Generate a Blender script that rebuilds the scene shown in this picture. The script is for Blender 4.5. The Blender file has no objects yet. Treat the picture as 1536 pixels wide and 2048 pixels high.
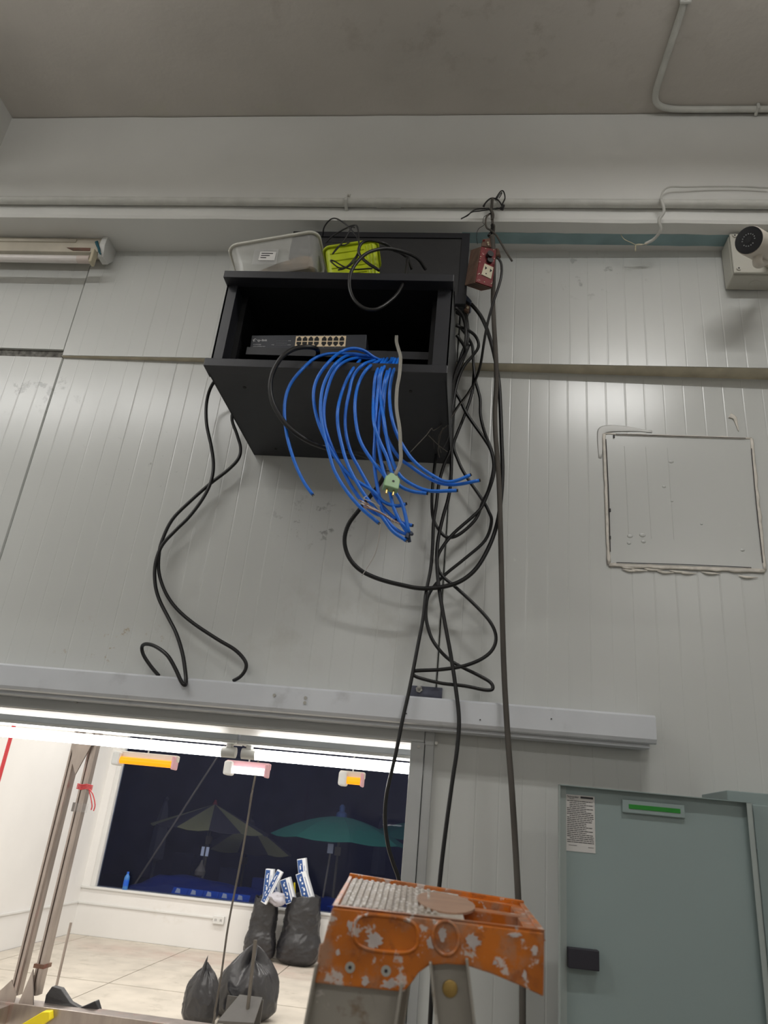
import bpy, bmesh, math, random
from mathutils import Vector, Matrix, noise

random.seed(7)
# ------------------------------------------------------------------ camera
H = 1.75                       # eye height above the floor; all coordinates below are relative to the eye, mk() adds H
RIGHT = Vector((0.992507, 0.080148, 0.092227))
UP = Vector((-0.052532, -0.401588, 0.914312))
FWD = Vector((-0.110317, 0.912306, 0.394369))
FPX = 1480.0
C = bpy.context.scene.collection
cam_d = bpy.data.cameras.new('camera'); cam = bpy.data.objects.new('camera', cam_d); C.objects.link(cam)
cam_d.sensor_fit = 'VERTICAL'; cam_d.sensor_height = 36.0; cam_d.sensor_width = 27.0
cam_d.lens = 36.0 * FPX / 2048.0
cam_d.clip_start = 0.02; cam_d.clip_end = 200
cam.matrix_world = Matrix(((RIGHT.x, UP.x, -FWD.x, 0), (RIGHT.y, UP.y, -FWD.y, 0), (RIGHT.z, UP.z, -FWD.z, H), (0, 0, 0, 1)))
cam_d.dof.use_dof = True; cam_d.dof.focus_distance = 2.7; cam_d.dof.aperture_fstop = 7.0
bpy.context.scene.camera = cam
# ------------------------------------------------------------------ world, view
sc = bpy.context.scene
w = bpy.data.worlds.new('night'); sc.world = w; w.use_nodes = True
w.node_tree.nodes['Background'].inputs[0].default_value = (0.26, 0.33, 0.80, 1)
w.node_tree.nodes['Background'].inputs[1].default_value = 0.07
sc.view_settings.view_transform = 'Standard'; sc.view_settings.look = 'None'
sc.view_settings.gamma = 1.0; sc.view_settings.use_curve_mapping = False
sc.view_settings.exposure = 0.0
# ------------------------------------------------------------------ lamps of the two rooms (tubes on the ceilings, and fill added behind the eye)
def tube_light(name, x0, x1, y, z, watts, col=(1, 0.99, 0.97), along='x', down=True, width=0.05):
    d = bpy.data.lights.new(name, 'AREA'); d.shape = 'RECTANGLE'
    d.size = abs(x1 - x0); d.size_y = width; d.energy = watts; d.color = col
    o = bpy.data.objects.new(name, d); C.objects.link(o)
    if along == 'x':
        o.location = ((x0 + x1) / 2, y, z + H)
    else:
        o.location = (y, (x0 + x1) / 2, z + H); o.rotation_euler = (0, 0, math.pi / 2)
    return o
ROOM_AND_FILL_TUBES = [(-2.8, -1.95, 0.65, 1.96, 9.5), (-1.9, -1.1, 0.65, 1.96, 7.0), (0.42, 0.90, 0.72, 2.06, 8.0),
              (-1.2, 0.0, -2.3, 2.13, 14.0), (1.3, 2.5, -2.3, 2.13, 13.0)]  # these two rear ones are added as fill, not known tubes
for i, (a, b, y, z, e) in enumerate(ROOM_AND_FILL_TUBES):
    tube_light('tube_or_fill_lamp', a, b, y, z - 0.03, e * 1.28)
    up = tube_light('tube_or_fill_upper_side', a, b, y, z - 0.05, e * 0.58)      # a tube shines upwards too
    up.rotation_euler = (math.pi, 0, 0)
FAR_TUBES = [(-4.6, -3.4, 4.2), (-2.6, -1.4, 4.2), (-0.4, 0.8, 4.2), (-4.6, -3.4, 7.0), (-2.6, -1.4, 7.0), (-0.4, 0.8, 7.0),
             (-4.6, -3.4, 9.9), (-2.6, -1.4, 9.9), (-0.4, 0.8, 9.9)]
for a, b, y in FAR_TUBES:
    tube_light('tube_or_fill_lamp', a, b, y, 2.10, 40.0, (1, 0.97, 0.93), width=0.1)
# added fill brightening the umbrella tops outside the window; no lamp known there
d = bpy.data.lights.new('umbrella_fill', 'POINT'); d.energy = 18; d.color = (1, 0.95, 0.85); d.shadow_soft_size = 0.3
o = bpy.data.objects.new('umbrella_fill', d); C.objects.link(o); o.location = (-1.9, 15.6, 2.9 + H - 0.5)

# ------------------------------------------------------------------ helpers
ORG = {}
def PX(x, y, Y):
    """point at distance Y in front of the eye on the sight line through photo pixel (x, y)"""
    r = (x - 768) * RIGHT + (1024 - y) * UP + FPX * FWD
    return r * (Y / r.y)
def PZ(x, y, Z):
    r = (x - 768) * RIGHT + (1024 - y) * UP + FPX * FWD
    return r * (Z / r.z)
def tag(o, label=None, cat=None, group=None, kind=None):
    if label: o['label'] = label
    if cat: o['category'] = cat
    if group: o['group'] = group
    if kind: o['kind'] = kind
    return o
def thing(name, loc, label=None, cat=None, group=None, kind=None):
    o = bpy.data.objects.new(name, None); C.objects.link(o)
    p = Vector((loc[0], loc[1], loc[2] + H)); o.location = p; ORG[o.name] = p
    o.empty_display_size = 0.05
    return tag(o, label, cat, group, kind)
def mk(name, bm, mat, parent=None, smooth=False, bevel=0.0, seg=2):
    if bevel > 0:
        bmesh.ops.remove_doubles(bm, verts=bm.verts, dist=1e-6)
        ed = [e for e in bm.edges if len(e.link_faces) == 2 and e.calc_face_angle(0) > 0.6]
        if ed: bmesh.ops.bevel(bm, geom=ed, offset=bevel, segments=seg, affect='EDGES', profile=0.5, clamp_overlap=True)
    me = bpy.data.meshes.new(name)
    for v in bm.verts: v.co.z += H
    if parent is not None:
        org = ORG[parent.name]
    else:
        xs = [v.co.x for v in bm.verts]; ys = [v.co.y for v in bm.verts]; zs = [v.co.z for v in bm.verts]
        org = Vector(((min(xs) + max(xs)) / 2, (min(ys) + max(ys)) / 2, min(zs)))
    for v in bm.verts: v.co -= org
    bmesh.ops.recalc_face_normals(bm, faces=bm.faces)
    bm.to_mesh(me); bm.free()
    if smooth:
        for p in me.polygons: p.use_smooth = True
        if smooth != 'all':
            try: me.set_sharp_from_angle(angle=math.radians(38))
            except Exception: pass
    for m in (mat if isinstance(mat, (list, tuple)) else [mat]): me.materials.append(m)
    o = bpy.data.objects.new(name, me); C.objects.link(o)
    if parent is not None: o.parent = parent
    else: o.location = org
    ORG[o.name] = org
    return o
def B(): return bmesh.new()
def box(bm, x0, x1, y0, y1, z0, z1, M=None):
    vs = [bm.verts.new(Vector((x, y, z))) for x in (x0, x1) for y in (y0, y1) for z in (z0, z1)]
    if M:
        for v in vs: v.co = M @ v.co
    for f in ((0, 1, 3, 2), (4, 6, 7, 5), (0, 4, 5, 1), (2, 3, 7, 6), (0, 2, 6, 4), (1, 5, 7, 3)):
        bm.faces.new([vs[i] for i in f])
    return bm
def bx(x0, x1, y0, y1, z0, z1): return box(B(), x0, x1, y0, y1, z0, z1)
def prism(bm, pts, vec):
    """closed polygon pts (3d) pushed along vec"""
    a = [bm.verts.new(Vector(p)) for p in pts]; b = [bm.verts.new(Vector(p) + Vector(vec)) for p in pts]
    bm.faces.new(a); bm.faces.new(b[::-1]); n = len(a)
    for i in range(n): bm.faces.new((a[i], b[i], b[(i + 1) % n], a[(i + 1) % n]))
    return bm
def crom(pts, n=6):
    P = [Vector(p) for p in pts]; P = [P[0] * 2 - P[1]] + P + [P[-1] * 2 - P[-2]]; out = []
    for i in range(1, len(P) - 2):
        for k in range(n):
            t = k / n; a, b, c, d = P[i - 1], P[i], P[i + 1], P[i + 2]
            out.append(0.5 * ((2 * b) + (c - a) * t + (2 * a - 5 * b + 4 * c - d) * t * t + (3 * b - a - 3 * c + d) * t ** 3))
    out.append(P[-2]); return out
def tube(bm, pts, r, sides=8, flat=1.0, caps=True, rfun=None):
    pts = [Vector(p) for p in pts]; n = len(pts); rings = []
    t0 = (pts[1] - pts[0]).normalized(); u = t0.orthogonal().normalized()
    if abs(t0.y) < 0.9: u = (Vector((0, 1, 0)) - t0 * t0.y).normalized()
    for i, p in enumerate(pts):
        t = (pts[min(i + 1, n - 1)] - pts[max(i - 1, 0)])
        t = t.normalized() if t.length > 1e-9 else t0
        u = (u - t * u.dot(t)); u = u.normalized() if u.length > 1e-6 else t.orthogonal().normalized()
        v = t.cross(u); rr = rfun(i / (n - 1)) * r if rfun else r
        rings.append([bm.verts.new(p + (u * math.cos(a) * flat + v * math.sin(a)) * rr) for a in [2 * math.pi * k / sides for k in range(sides)]])
    for i in range(n - 1):
        for k in range(sides):
            bm.faces.new((rings[i][k], rings[i][(k + 1) % sides], rings[i + 1][(k + 1) % sides], rings[i + 1][k]))
    if caps: bm.faces.new(rings[0][::-1]); bm.faces.new(rings[-1])
    return bm
def cyl(bm, a, b, r, sides=16, r2=None):
    r2 = r if r2 is None else r2
    return tube(bm, [a, b], r, sides, rfun=lambda t: 1 + (r2 / r - 1) * t)
def lathe(bm, cx, cy, prof, sides=20, wob=None):
    rings = []
    for i, (r, z) in enumerate(prof):
        ring = []
        for k in range(sides):
            a = 2 * math.pi * k / sides; q = 1 + (wob(a, i / (len(prof) - 1)) if wob else 0)
            ring.append(bm.verts.new((cx + r * q * math.cos(a), cy + r * q * math.sin(a), z)))
        rings.append(ring)
    for i in range(len(rings) - 1):
        for k in range(sides): bm.faces.new((rings[i][k], rings[i][(k + 1) % sides], rings[i + 1][(k + 1) % sides], rings[i + 1][k]))
    bm.faces.new(rings[0][::-1]); bm.faces.new(rings[-1])
    return bm
def yline(pts, ys):
    """pixel polyline -> 3d, depth interpolated through the list ys"""
    n = len(pts); out = []
    for i, p in enumerate(pts):
        f = i / (n - 1) * (len(ys) - 1); k = min(int(f), len(ys) - 2); y = ys[k] + (ys[k + 1] - ys[k]) * (f - k)
        out.append(PX(p[0], p[1], y))
    return out
def text(name, body, size, mat, parent, pos, xdir, ydir, ext=0.0002, align='LEFT'):
    cu = bpy.data.curves.new(name, 'FONT'); cu.body = body; cu.size = size; cu.extrude = ext; cu.align_x = align
    tmp = bpy.data.objects.new(name + '_tmp', cu); C.objects.link(tmp)
    dg = bpy.context.evaluated_depsgraph_get(); me = bpy.data.meshes.new_from_object(tmp.evaluated_get(dg))
    bpy.data.objects.remove(tmp); bm = B(); bm.from_mesh(me); bpy.data.meshes.remove(me)
    X = Vector(xdir).normalized(); Yv = Vector(ydir); Yv = (Yv - X * Yv.dot(X)).normalized(); Z = X.cross(Yv); p = Vector(pos)
    for v in bm.verts: v.co = p + X * v.co.x + Yv * v.co.y + Z * v.co.z
    return mk(name, bm, mat, parent)

# ------------------------------------------------------------------ materials
def srgb(r, g, b):
    f = lambda c: c / 12.92 if c <= 0.04045 else ((c + 0.055) / 1.055) ** 2.4
    return (f(r / 255), f(g / 255), f(b / 255), 1)
MATS = {}
def mat(name, col, rough=0.5, metal=0.0, noise_amt=0.0, nscale=8.0, bump=0.0, bscale=40.0, spec=0.5, stain=None, emit=None, estr=0, trans=0, alpha=1, stretch=None, coat=0):
    m = bpy.data.materials.new(name); m.use_nodes = True; nt = m.node_tree; p = nt.nodes['Principled BSDF']
    p.inputs['Base Color'].default_value = col; p.inputs['Roughness'].default_value = rough; p.inputs['Metallic'].default_value = metal
    p.inputs['Specular IOR Level'].default_value = spec
    if coat: p.inputs['Coat Weight'].default_value = coat
    if trans: p.inputs['Transmission Weight'].default_value = trans
    if emit: p.inputs['Emission Color'].default_value = emit; p.inputs['Emission Strength'].default_value = estr
    tc = nt.nodes.new('ShaderNodeTexCoord'); mp = nt.nodes.new('ShaderNodeMapping'); nt.links.new(tc.outputs['Object'], mp.inputs[0])
    if stretch: mp.inputs['Scale'].default_value = stretch
    cur = None
    if noise_amt > 0:
        n = nt.nodes.new('ShaderNodeTexNoise'); n.inputs['Scale'].default_value = nscale; n.inputs['Detail'].default_value = 6
        nt.links.new(mp.outputs[0], n.inputs[0]); r = nt.nodes.new('ShaderNodeMapRange')
        r.inputs[1].default_value = 0.3; r.inputs[2].default_value = 0.7; r.inputs[3].default_value = 1 - noise_amt; r.inputs[4].default_value = 1 + noise_amt * 0.4
        nt.links.new(n.outputs[0], r.inputs[0]); x = nt.nodes.new('ShaderNodeMix'); x.data_type = 'RGBA'; x.blend_type = 'MULTIPLY'
        x.inputs[0].default_value = 1; x.inputs[6].default_value = col; nt.links.new(r.outputs[0], x.inputs[7]); cur = x.outputs[2]
    for st in (stain or []):      # (colour, noise scale, low, high, strength)
        n = nt.nodes.new('ShaderNodeTexNoise'); n.inputs['Scale'].default_value = st[1]; n.inputs['Detail'].default_value = 9; n.inputs['Roughness'].default_value = 0.65
        nt.links.new(mp.outputs[0], n.inputs[0]); r = nt.nodes.new('ShaderNodeMapRange'); r.inputs[1].default_value = st[2]; r.inputs[2].default_value = st[3]; r.inputs[4].default_value = st[4]
        nt.links.new(n.outputs[0], r.inputs[0]); x = nt.nodes.new('ShaderNodeMix'); x.data_type = 'RGBA'
        nt.links.new(r.outputs[0], x.inputs[0])
        if cur: nt.links.new(cur, x.inputs[6])
        else: x.inputs[6].default_value = col
        x.inputs[7].default_value = st[0]; cur = x.outputs[2]
        if len(st) > 5:
            # confine the mark to an ellipsoid around a point of the place: centre, radii
            g = nt.nodes.new('ShaderNodeNewGeometry'); s = nt.nodes.new('ShaderNodeVectorMath'); s.operation = 'SUBTRACT'; c0 = st[5]
            s.inputs[1].default_value = (c0[0], c0[1], c0[2] + H); nt.links.new(g.outputs['Position'], s.inputs[0])
            dv = nt.nodes.new('ShaderNodeVectorMath'); dv.operation = 'DIVIDE'; dv.inputs[1].default_value = st[6]; nt.links.new(s.outputs[0], dv.inputs[0])
            ln = nt.nodes.new('ShaderNodeVectorMath'); ln.operation = 'LENGTH'; nt.links.new(dv.outputs[0], ln.inputs[0])
            mr = nt.nodes.new('ShaderNodeMapRange'); mr.inputs[1].default_value = 1.0; mr.inputs[2].default_value = 0.35; nt.links.new(ln.outputs['Value'], mr.inputs[0])
            mu = nt.nodes.new('ShaderNodeMath'); mu.operation = 'MULTIPLY'; nt.links.new(mr.outputs[0], mu.inputs[0]); nt.links.new(r.outputs[0], mu.inputs[1])
            nt.links.new(mu.outputs[0], x.inputs[0])
    if cur: nt.links.new(cur, p.inputs['Base Color'])
    if bump > 0:
        n = nt.nodes.new('ShaderNodeTexNoise'); n.inputs['Scale'].default_value = bscale; n.inputs['Detail'].default_value = 5; nt.links.new(mp.outputs[0], n.inputs[0])
        b = nt.nodes.new('ShaderNodeBump'); b.inputs['Strength'].default_value = bump; b.inputs['Distance'].default_value = 0.01
        nt.links.new(n.outputs[0], b.inputs['Height']); nt.links.new(b.outputs[0], p.inputs['Normal'])
    MATS[name] = m; return m
DIRT = srgb(120, 118, 112)
M_panel = mat('coldroom_panel', (0.60, 0.61, 0.59, 1), 0.25, noise_amt=0.05, nscale=1.2, bump=0.06, bscale=2.5, spec=0.5,
    stain=[(srgb(135, 130, 120), 7, 0.60, 0.75, 0.5, (-0.95, 1.93, 0.44), (0.3, 0.3, 0.1)),
           (srgb(95, 92, 88), 26, 0.56, 0.62, 0.55, (-0.42, 1.93, 0.80), (0.17, 0.3, 0.10)),
           (srgb(150, 120, 60), 30, 0.60, 0.66, 0.7, (-0.93, 1.93, 0.40), (0.22, 0.3, 0.09)),
           (srgb(120, 119, 118), 13, 0.55, 0.6, 0.45, (-1.42, 1.93, 1.20), (0.25, 0.3, 0.10)),
           (srgb(148, 142, 124), 5, 0.5, 0.7, 0.35, (-0.4, 1.93, 0.5), (0.5, 0.3, 0.16)),
           (srgb(105, 103, 100), 40, 0.62, 0.68, 0.4, (-0.95, 1.93, 0.96), (0.3, 0.3, 0.14))])
M_panel_r = mat('coldroom_panel_upper', (0.60, 0.61, 0.59, 1), 0.27, noise_amt=0.05, nscale=1.2, bump=0.05, bscale=2.5,
    stain=[(srgb(110, 110, 108), 18, 0.58, 0.64, 0.45, (0.36, 1.9, 1.68), (0.2, 0.2, 0.12))])
M_galv = mat('galvanised_edge', srgb(212, 202, 178), 0.55, 0.0, noise_amt=0.2, nscale=20)
M_foam = mat('dark_gap_foam', srgb(120, 118, 112), 0.9, noise_amt=0.7, nscale=60, bump=0.5, bscale=80)
M_plaster = mat('white_plaster', (0.78, 0.78, 0.755, 1), 0.75, noise_amt=0.06, nscale=2.5, bump=0.10, bscale=9)
M_ceil = mat('ceiling_plaster', (0.60, 0.565, 0.52, 1), 0.9, noise_amt=0.12, nscale=1.7, bump=0.45, bscale=12,
    stain=[(srgb(140, 95, 45), 5, 0.42, 0.60, 0.85, (1.12, 1.52, 2.24), (0.22, 0.22, 0.2)),
           (srgb(196, 192, 180), 9, 0.52, 0.58, 0.7, (-0.95, 1.74, 2.24), (0.45, 0.05, 0.2)),
           (srgb(196, 192, 180), 9, 0.50, 0.56, 0.7, (0.35, 1.745, 2.24), (0.4, 0.04, 0.2)),
           (srgb(150, 142, 130), 10, 0.54, 0.68, 0.4, (0.1, 1.45, 2.24), (0.9, 0.28, 0.2)),
           (srgb(150, 140, 130), 8, 0.54, 0.68, 0.4, (-0.7, 1.3, 2.24), (0.3, 0.2, 0.2))])
M_white = mat('white_paint', (0.72, 0.72, 0.70, 1), 0.5, noise_amt=0.04, nscale=4)
M_pipe = mat('painted_pipe', (0.64, 0.64, 0.60, 1), 0.55, noise_amt=0.12, nscale=18, bump=0.15, bscale=60)
M_blue = mat('old_blue_paint', srgb(150, 178, 182), 0.7, noise_amt=0.18, nscale=12)
M_far = mat('far_wall_white', (0.80, 0.79, 0.77, 1), 0.6, noise_amt=0.03, nscale=2, stain=[(srgb(190, 180, 160), 6, 0.5, 0.65, 0.4, (-3.9, 11.7, -1.35), (0.4, 0.3, 0.15))])
M_floor = mat('concrete_slab', srgb(205, 197, 184), 0.65, noise_amt=0.15, nscale=3, bump=0.1, bscale=10,
    stain=[(srgb(190, 160, 148), 1.6, 0.40, 0.62, 0.55, (-2.5, 11.0, -1.75), (3.4, 0.75, 0.3)), (srgb(150, 142, 128), 5, 0.55, 0.72, 0.5)])
M_room_floor = mat('room_floor', srgb(150, 146, 138), 0.6, noise_amt=0.2, nscale=4)
M_alu = mat('white_aluminium', srgb(214, 217, 222), 0.35, 0.12, noise_amt=0.08, nscale=6, bump=0.04, bscale=20,
    stain=[(srgb(150, 150, 150), 10, 0.58, 0.70, 0.3)])
M_frame = mat('grey_frame_aluminium', srgb(184, 186, 186), 0.4, 0.15, noise_amt=0.08, nscale=10)
M_steel = mat('stainless_steel', srgb(178, 168, 162), 0.32, 0.85, noise_amt=0.2, nscale=6, stain=[(srgb(190, 90, 90), 3, 0.58, 0.7, 0.35)], stretch=(3, 3, 0.6))
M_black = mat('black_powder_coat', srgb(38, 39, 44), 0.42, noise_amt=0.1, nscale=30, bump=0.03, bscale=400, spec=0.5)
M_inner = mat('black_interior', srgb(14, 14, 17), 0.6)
M_cable = mat('black_rubber_cable', srgb(19, 18, 19), 0.42, noise_amt=0.2, nscale=30)
M_cable_dusty = mat('dusty_cable', srgb(84, 79, 73), 0.75, noise_amt=0.35, nscale=25, stretch=(1, 1, 0.3))
M_bluec = mat('blue_cable_sheath', srgb(26, 116, 224), 0.38, noise_amt=0.12, nscale=90, spec=0.5)
M_dark = mat('dark_hole', (0.008, 0.008, 0.009, 1), 0.7)
M_gold = mat('gilded_port_frame', srgb(240, 218, 184), 0.35, 0.1)
M_print = mat('white_print', srgb(238, 238, 240), 0.6)
M_screw = mat('zinc_screw', srgb(190, 188, 182), 0.35, 0.8)
M_greyc = mat('grey_cable_sheath', srgb(150, 147, 138), 0.5, noise_amt=0.1, nscale=40)
M_plug = mat('pale_green_plug', srgb(150, 188, 140), 0.45, noise_amt=0.08, nscale=50)
M_brass = mat('brass_pin', srgb(180, 150, 90), 0.35, 0.8)
M_lime = mat('lime_green_plastic', srgb(190, 205, 20), 0.45, noise_amt=0.1, nscale=15)
M_red = mat('speckled_red_paint', srgb(120, 26, 30), 0.6, noise_amt=0.3, nscale=30, stain=[(srgb(215, 190, 180), 130, 0.62, 0.66, 0.9)])
M_rust = mat('dirty_brown_side', srgb(118, 92, 78), 0.8, noise_amt=0.4, nscale=25, stain=[(srgb(120, 45, 40), 12, 0.5, 0.65, 0.5)])
M_beige = mat('beige_plastic', srgb(205, 196, 170), 0.5, noise_amt=0.1, nscale=40)
M_camw = mat('warm_white_plastic', srgb(214, 206, 194), 0.4, noise_amt=0.03, nscale=10)
M_boxw = mat('grey_white_plastic', srgb(200, 198, 188), 0.4, noise_amt=0.03, nscale=10)
M_seal = mat('cream_sealant', srgb(224, 218, 208), 0.6, noise_amt=0.15, nscale=40, bump=0.4, bscale=60)
M_brk = mat('pale_grey_enamel', srgb(143, 158, 157), 0.42, noise_amt=0.04, nscale=3)
M_green = mat('green_strip', srgb(28, 130, 36), 0.5)
M_paper = mat('paper_label', srgb(205, 203, 200), 0.6)
M_ink = mat('black_ink', srgb(45, 42, 45), 0.6)
M_orange = mat('orange_plastic', srgb(205, 112, 16), 0.36, noise_amt=0.35, nscale=12,
    stain=[(srgb(160, 132, 112), 17, 0.46, 0.58, 0.75), (srgb(130, 70, 30), 40, 0.52, 0.62, 0.55), (srgb(140, 20, 24), 22, 0.62, 0.68, 0.85), (srgb(205, 196, 190), 46, 0.585, 0.62, 0.9)])
M_tread = mat('tread_with_dried_paint', srgb(176, 164, 150), 0.45, noise_amt=0.2, nscale=30, bump=0.4, bscale=50,
    stain=[(srgb(232, 228, 224), 45, 0.52, 0.58, 0.85), (srgb(120, 100, 80), 22, 0.55, 0.65, 0.6)])
M_disc = mat('brown_disc', srgb(176, 140, 116), 0.5, noise_amt=0.15, nscale=25)
M_lad = mat('ladder_aluminium', srgb(168, 163, 154), 0.42, 0.35, noise_amt=0.1, nscale=10,
    stain=[(srgb(120, 92, 62), 14, 0.58, 0.66, 0.7), (srgb(222, 220, 214), 20, 0.60, 0.64, 0.85), (srgb(85, 70, 60), 40, 0.63, 0.68, 0.6)])
M_bag = mat('black_bin_bag', srgb(44, 44, 47), 0.33, bump=0.5, bscale=14, spec=0.6)
M_yel = mat('yellow_paint', srgb(236, 214, 30), 0.45)
M_redstr = mat('red_string', srgb(196, 60, 66), 0.6)
M_off = mat('unlit_tube_glass', srgb(222, 216, 212), 0.2)
M_tin = mat('old_cream_metal', srgb(200, 192, 176), 0.5, 0.1, noise_amt=0.15, nscale=12, stain=[(srgb(96, 74, 52), 18, 0.62, 0.68, 0.7)])
M_teal = mat('teal_residue', srgb(24, 88, 102), 0.6)
M_tarp = mat('blue_tarpaulin', srgb(28, 62, 150), 0.45, bump=0.5, bscale=10)
M_umbA = mat('khaki_canvas', srgb(150, 142, 92), 0.8)
M_umbB = mat('dark_brown_canvas', srgb(62, 56, 58), 0.8)
M_umbG = mat('green_canvas', srgb(36, 118, 92), 0.75)
M_wood = mat('weathered_wood', srgb(120, 108, 90), 0.8)
M_asph = mat('night_ground', srgb(40, 38, 42), 0.9)
M_shed = mat('dark_shed_wall', srgb(62, 62, 84), 0.9, noise_amt=0.5, nscale=0.8)
M_carton = mat('white_blue_carton', srgb(225, 228, 232), 0.5)
M_cblue = mat('carton_blue', srgb(40, 78, 140), 0.5)
M_bottle = mat('bottle_blue', srgb(60, 120, 190), 0.25)
M_blabel = mat('bottle_label', srgb(20, 90, 200), 0.5)
M_pink = mat('pink_plastic', srgb(220, 170, 178), 0.5)
def emitter(name, col, s):
    m = bpy.data.materials.new(name); m.use_nodes = True; p = m.node_tree.nodes['Principled BSDF']
    p.inputs['Base Color'].default_value = (0.8, 0.8, 0.8, 1); p.inputs['Emission Color'].default_value = col; p.inputs['Emission Strength'].default_value = s
    return m
M_lit = emitter('lit_tube', (1, 0.985, 0.96, 1), 14.0)
M_litO = emitter('lit_orange_tube', (1, 0.36, 0.0, 1), 1.0)
M_litO.node_tree.nodes['Principled BSDF'].inputs['Base Color'].default_value = (0.8, 0.2, 0.0, 1)
M_litW = emitter('lit_small_white_tube', (1, 0.97, 0.95, 1), 2.5)
def glassy(name, tint, refl_rough, base, opac, scale=0):
    """thin clear sheet: straight transmission plus a fresnel reflection"""
    m = bpy.data.materials.new(name); m.use_nodes = True; nt = m.node_tree; nt.nodes.clear()
    out = nt.nodes.new('ShaderNodeOutputMaterial'); tr = nt.nodes.new('ShaderNodeBsdfTransparent'); tr.inputs[0].default_value = tint
    gl = nt.nodes.new('ShaderNodeBsdfGlossy'); gl.inputs['Roughness'].default_value = refl_rough
    fr = nt.nodes.new('ShaderNodeFresnel'); fr.inputs[0].default_value = 1.18
    mx = nt.nodes.new('ShaderNodeMixShader'); nt.links.new(fr.outputs[0], mx.inputs[0]); nt.links.new(tr.outputs[0], mx.inputs[1]); nt.links.new(gl.outputs[0], mx.inputs[2])
    df = nt.nodes.new('ShaderNodeBsdfDiffuse'); df.inputs[0].default_value = base
    m2 = nt.nodes.new('ShaderNodeMixShader'); m2.inputs[0].default_value = opac; nt.links.new(mx.outputs[0], m2.inputs[1]); nt.links.new(df.outputs[0], m2.inputs[2])
    nt.links.new(m2.outputs[0], out.inputs[0]); return m
M_glass = glassy('window_glass', (0.80, 0.84, 0.92, 1), 0.0, (0.10, 0.11, 0.20, 1), 0.05)
M_tub = glassy('milky_plastic', (0.92, 0.92, 0.90, 1), 0.15, (0.85, 0.85, 0.82, 1), 0.30)
M_tape = glassy('clear_tape', (0.95, 0.95, 0.95, 1), 0.1, (0.8, 0.8, 0.8, 1), 0.15)

# ------------------------------------------------------------------ the setting
D = 1.94
CEIL = 2.245
SO = 1.772           # underside of the beam
YB = 1.768           # front of the beam
XL = -3.60          # left side wall of this room
OPZ = 0.213          # top of the doorway
OPX = -0.107         # right edge of the doorway
XR = 3.2
PITCH = 1.295
SEAMS = [-1.348 + PITCH * i for i in range(-1, 4)]     # vertical joints
def panel_mesh(x0, x1, z0, z1, yf, y1=None, n=None, thick=0.05, phase=0):
    """insulated wall panel: front skin with fine vertical V grooves, rounded long edges; yf(x) = front position"""
    bm = B(); prof = [(x0 + 0.0012, 0.006), (x0 + 0.004, 0.0)]
    step = PITCH / 23.0; gd = lambda q: 0.0003 + 0.0008 * abs(noise.noise((q * 0.63 + x0, 0, 0)))
    k = math.ceil((x0 - phase) / step + 0.15)
    while phase + k * step < x1 - 0.02:
        x = phase + k * step
        if x > x0 + 0.02: prof += [(x - 0.0026, 0), (x - 0.0006, gd(k)), (x + 0.0006, gd(k)), (x + 0.0026, 0)]
        k += 1
    prof += [(x1 - 0.004, 0.0), (x1 - 0.0012, 0.006)]
    a = [bm.verts.new((x, yf(x) + d_, z0)) for x, d_ in prof]; b = [bm.verts.new((x, yf(x) + d_, z1)) for x, d_ in prof]
    c = [bm.verts.new((x, yf(x) + thick, z0)) for x, d_ in (prof[0], prof[-1])]; e = [bm.verts.new((x, yf(x) + thick, z1)) for x, d_ in (prof[0], prof[-1])]
    for i in range(len(a) - 1): bm.faces.new((a[i], a[i + 1], b[i + 1], b[i]))
    bm.faces.new((c[0], c[1], e[1], e[0])); bm.faces.new((a[0], b[0], e[0], c[0])); bm.faces.new((a[-1], c[1], e[1], b[-1]))
    bm.faces.new(a[::-1] + [c[0], c[1]]); bm.faces.new(b + [e[1], e[0]])
    return bm
PH = SEAMS[2]
yl = lambda x: D
yu = lambda x: 1.927 - 0.0205 * (x + 1.35)
wall = thing('wall_back', (0, D, -1.75), kind='structure')
LZ = 1.333           # where lower and upper panels meet
for i in range(4):
    a, b = SEAMS[i] - (PITCH if i == 0 else 0), SEAMS[i + 1]; a = max(a, XL); b = min(b, XR)
    if b <= a: continue
    z0 = OPZ + 0.002 if i < 2 else -1.75
    if i == 1: mk('wall_panel', panel_mesh(a, b - 0.0005, z0, LZ - 0.001, yl, phase=PH), M_panel, wall)
    else: mk('wall_panel', panel_mesh(a, b, z0, LZ - 0.001, yl, phase=PH), M_panel, wall)
mk('wall_panel', panel_mesh(-0.05, -0.0505 + 0.0006, -1.75, OPZ, yl), M_panel, wall) if False else None
# upper panels: they lean forward towards the right, their lower edge shows
mk('wall_panel', panel_mesh(XL, SEAMS[1] - 0.001, LZ + 0.027, 1.80, lambda x: D - 0.006, phase=PH), M_panel_r, wall)
mk('wall_panel', panel_mesh(SEAMS[1], SEAMS[2], LZ, 1.80, yu, phase=PH, thick=0.09), M_panel_r, wall)
mk('wall_panel', panel_mesh(SEAMS[2] + 0.0008, XR, LZ, 1.80, yu, phase=PH, thick=0.14), M_panel_r, wall)
bm = B(); prism(bm, [(SEAMS[1], yu(SEAMS[1]) + 0.0025, LZ - 0.0012), (XR, yu(XR) + 0.0025, LZ - 0.0012), (XR, 1.99, LZ - 0.0012), (SEAMS[1], 1.99, LZ - 0.0012)], (0, 0, 0.0024))
mk('ledge_strip', bm, M_galv, wall)
mk('gap_foam', bx(XL, SEAMS[1] - 0.002, D + 0.004, D + 0.05, LZ - 0.002, LZ + 0.03), M_foam, wall)
mk('backing', bx(XL, XR, D + 0.06, D + 0.17, OPZ + 0.004, 1.9), M_panel, wall)
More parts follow.
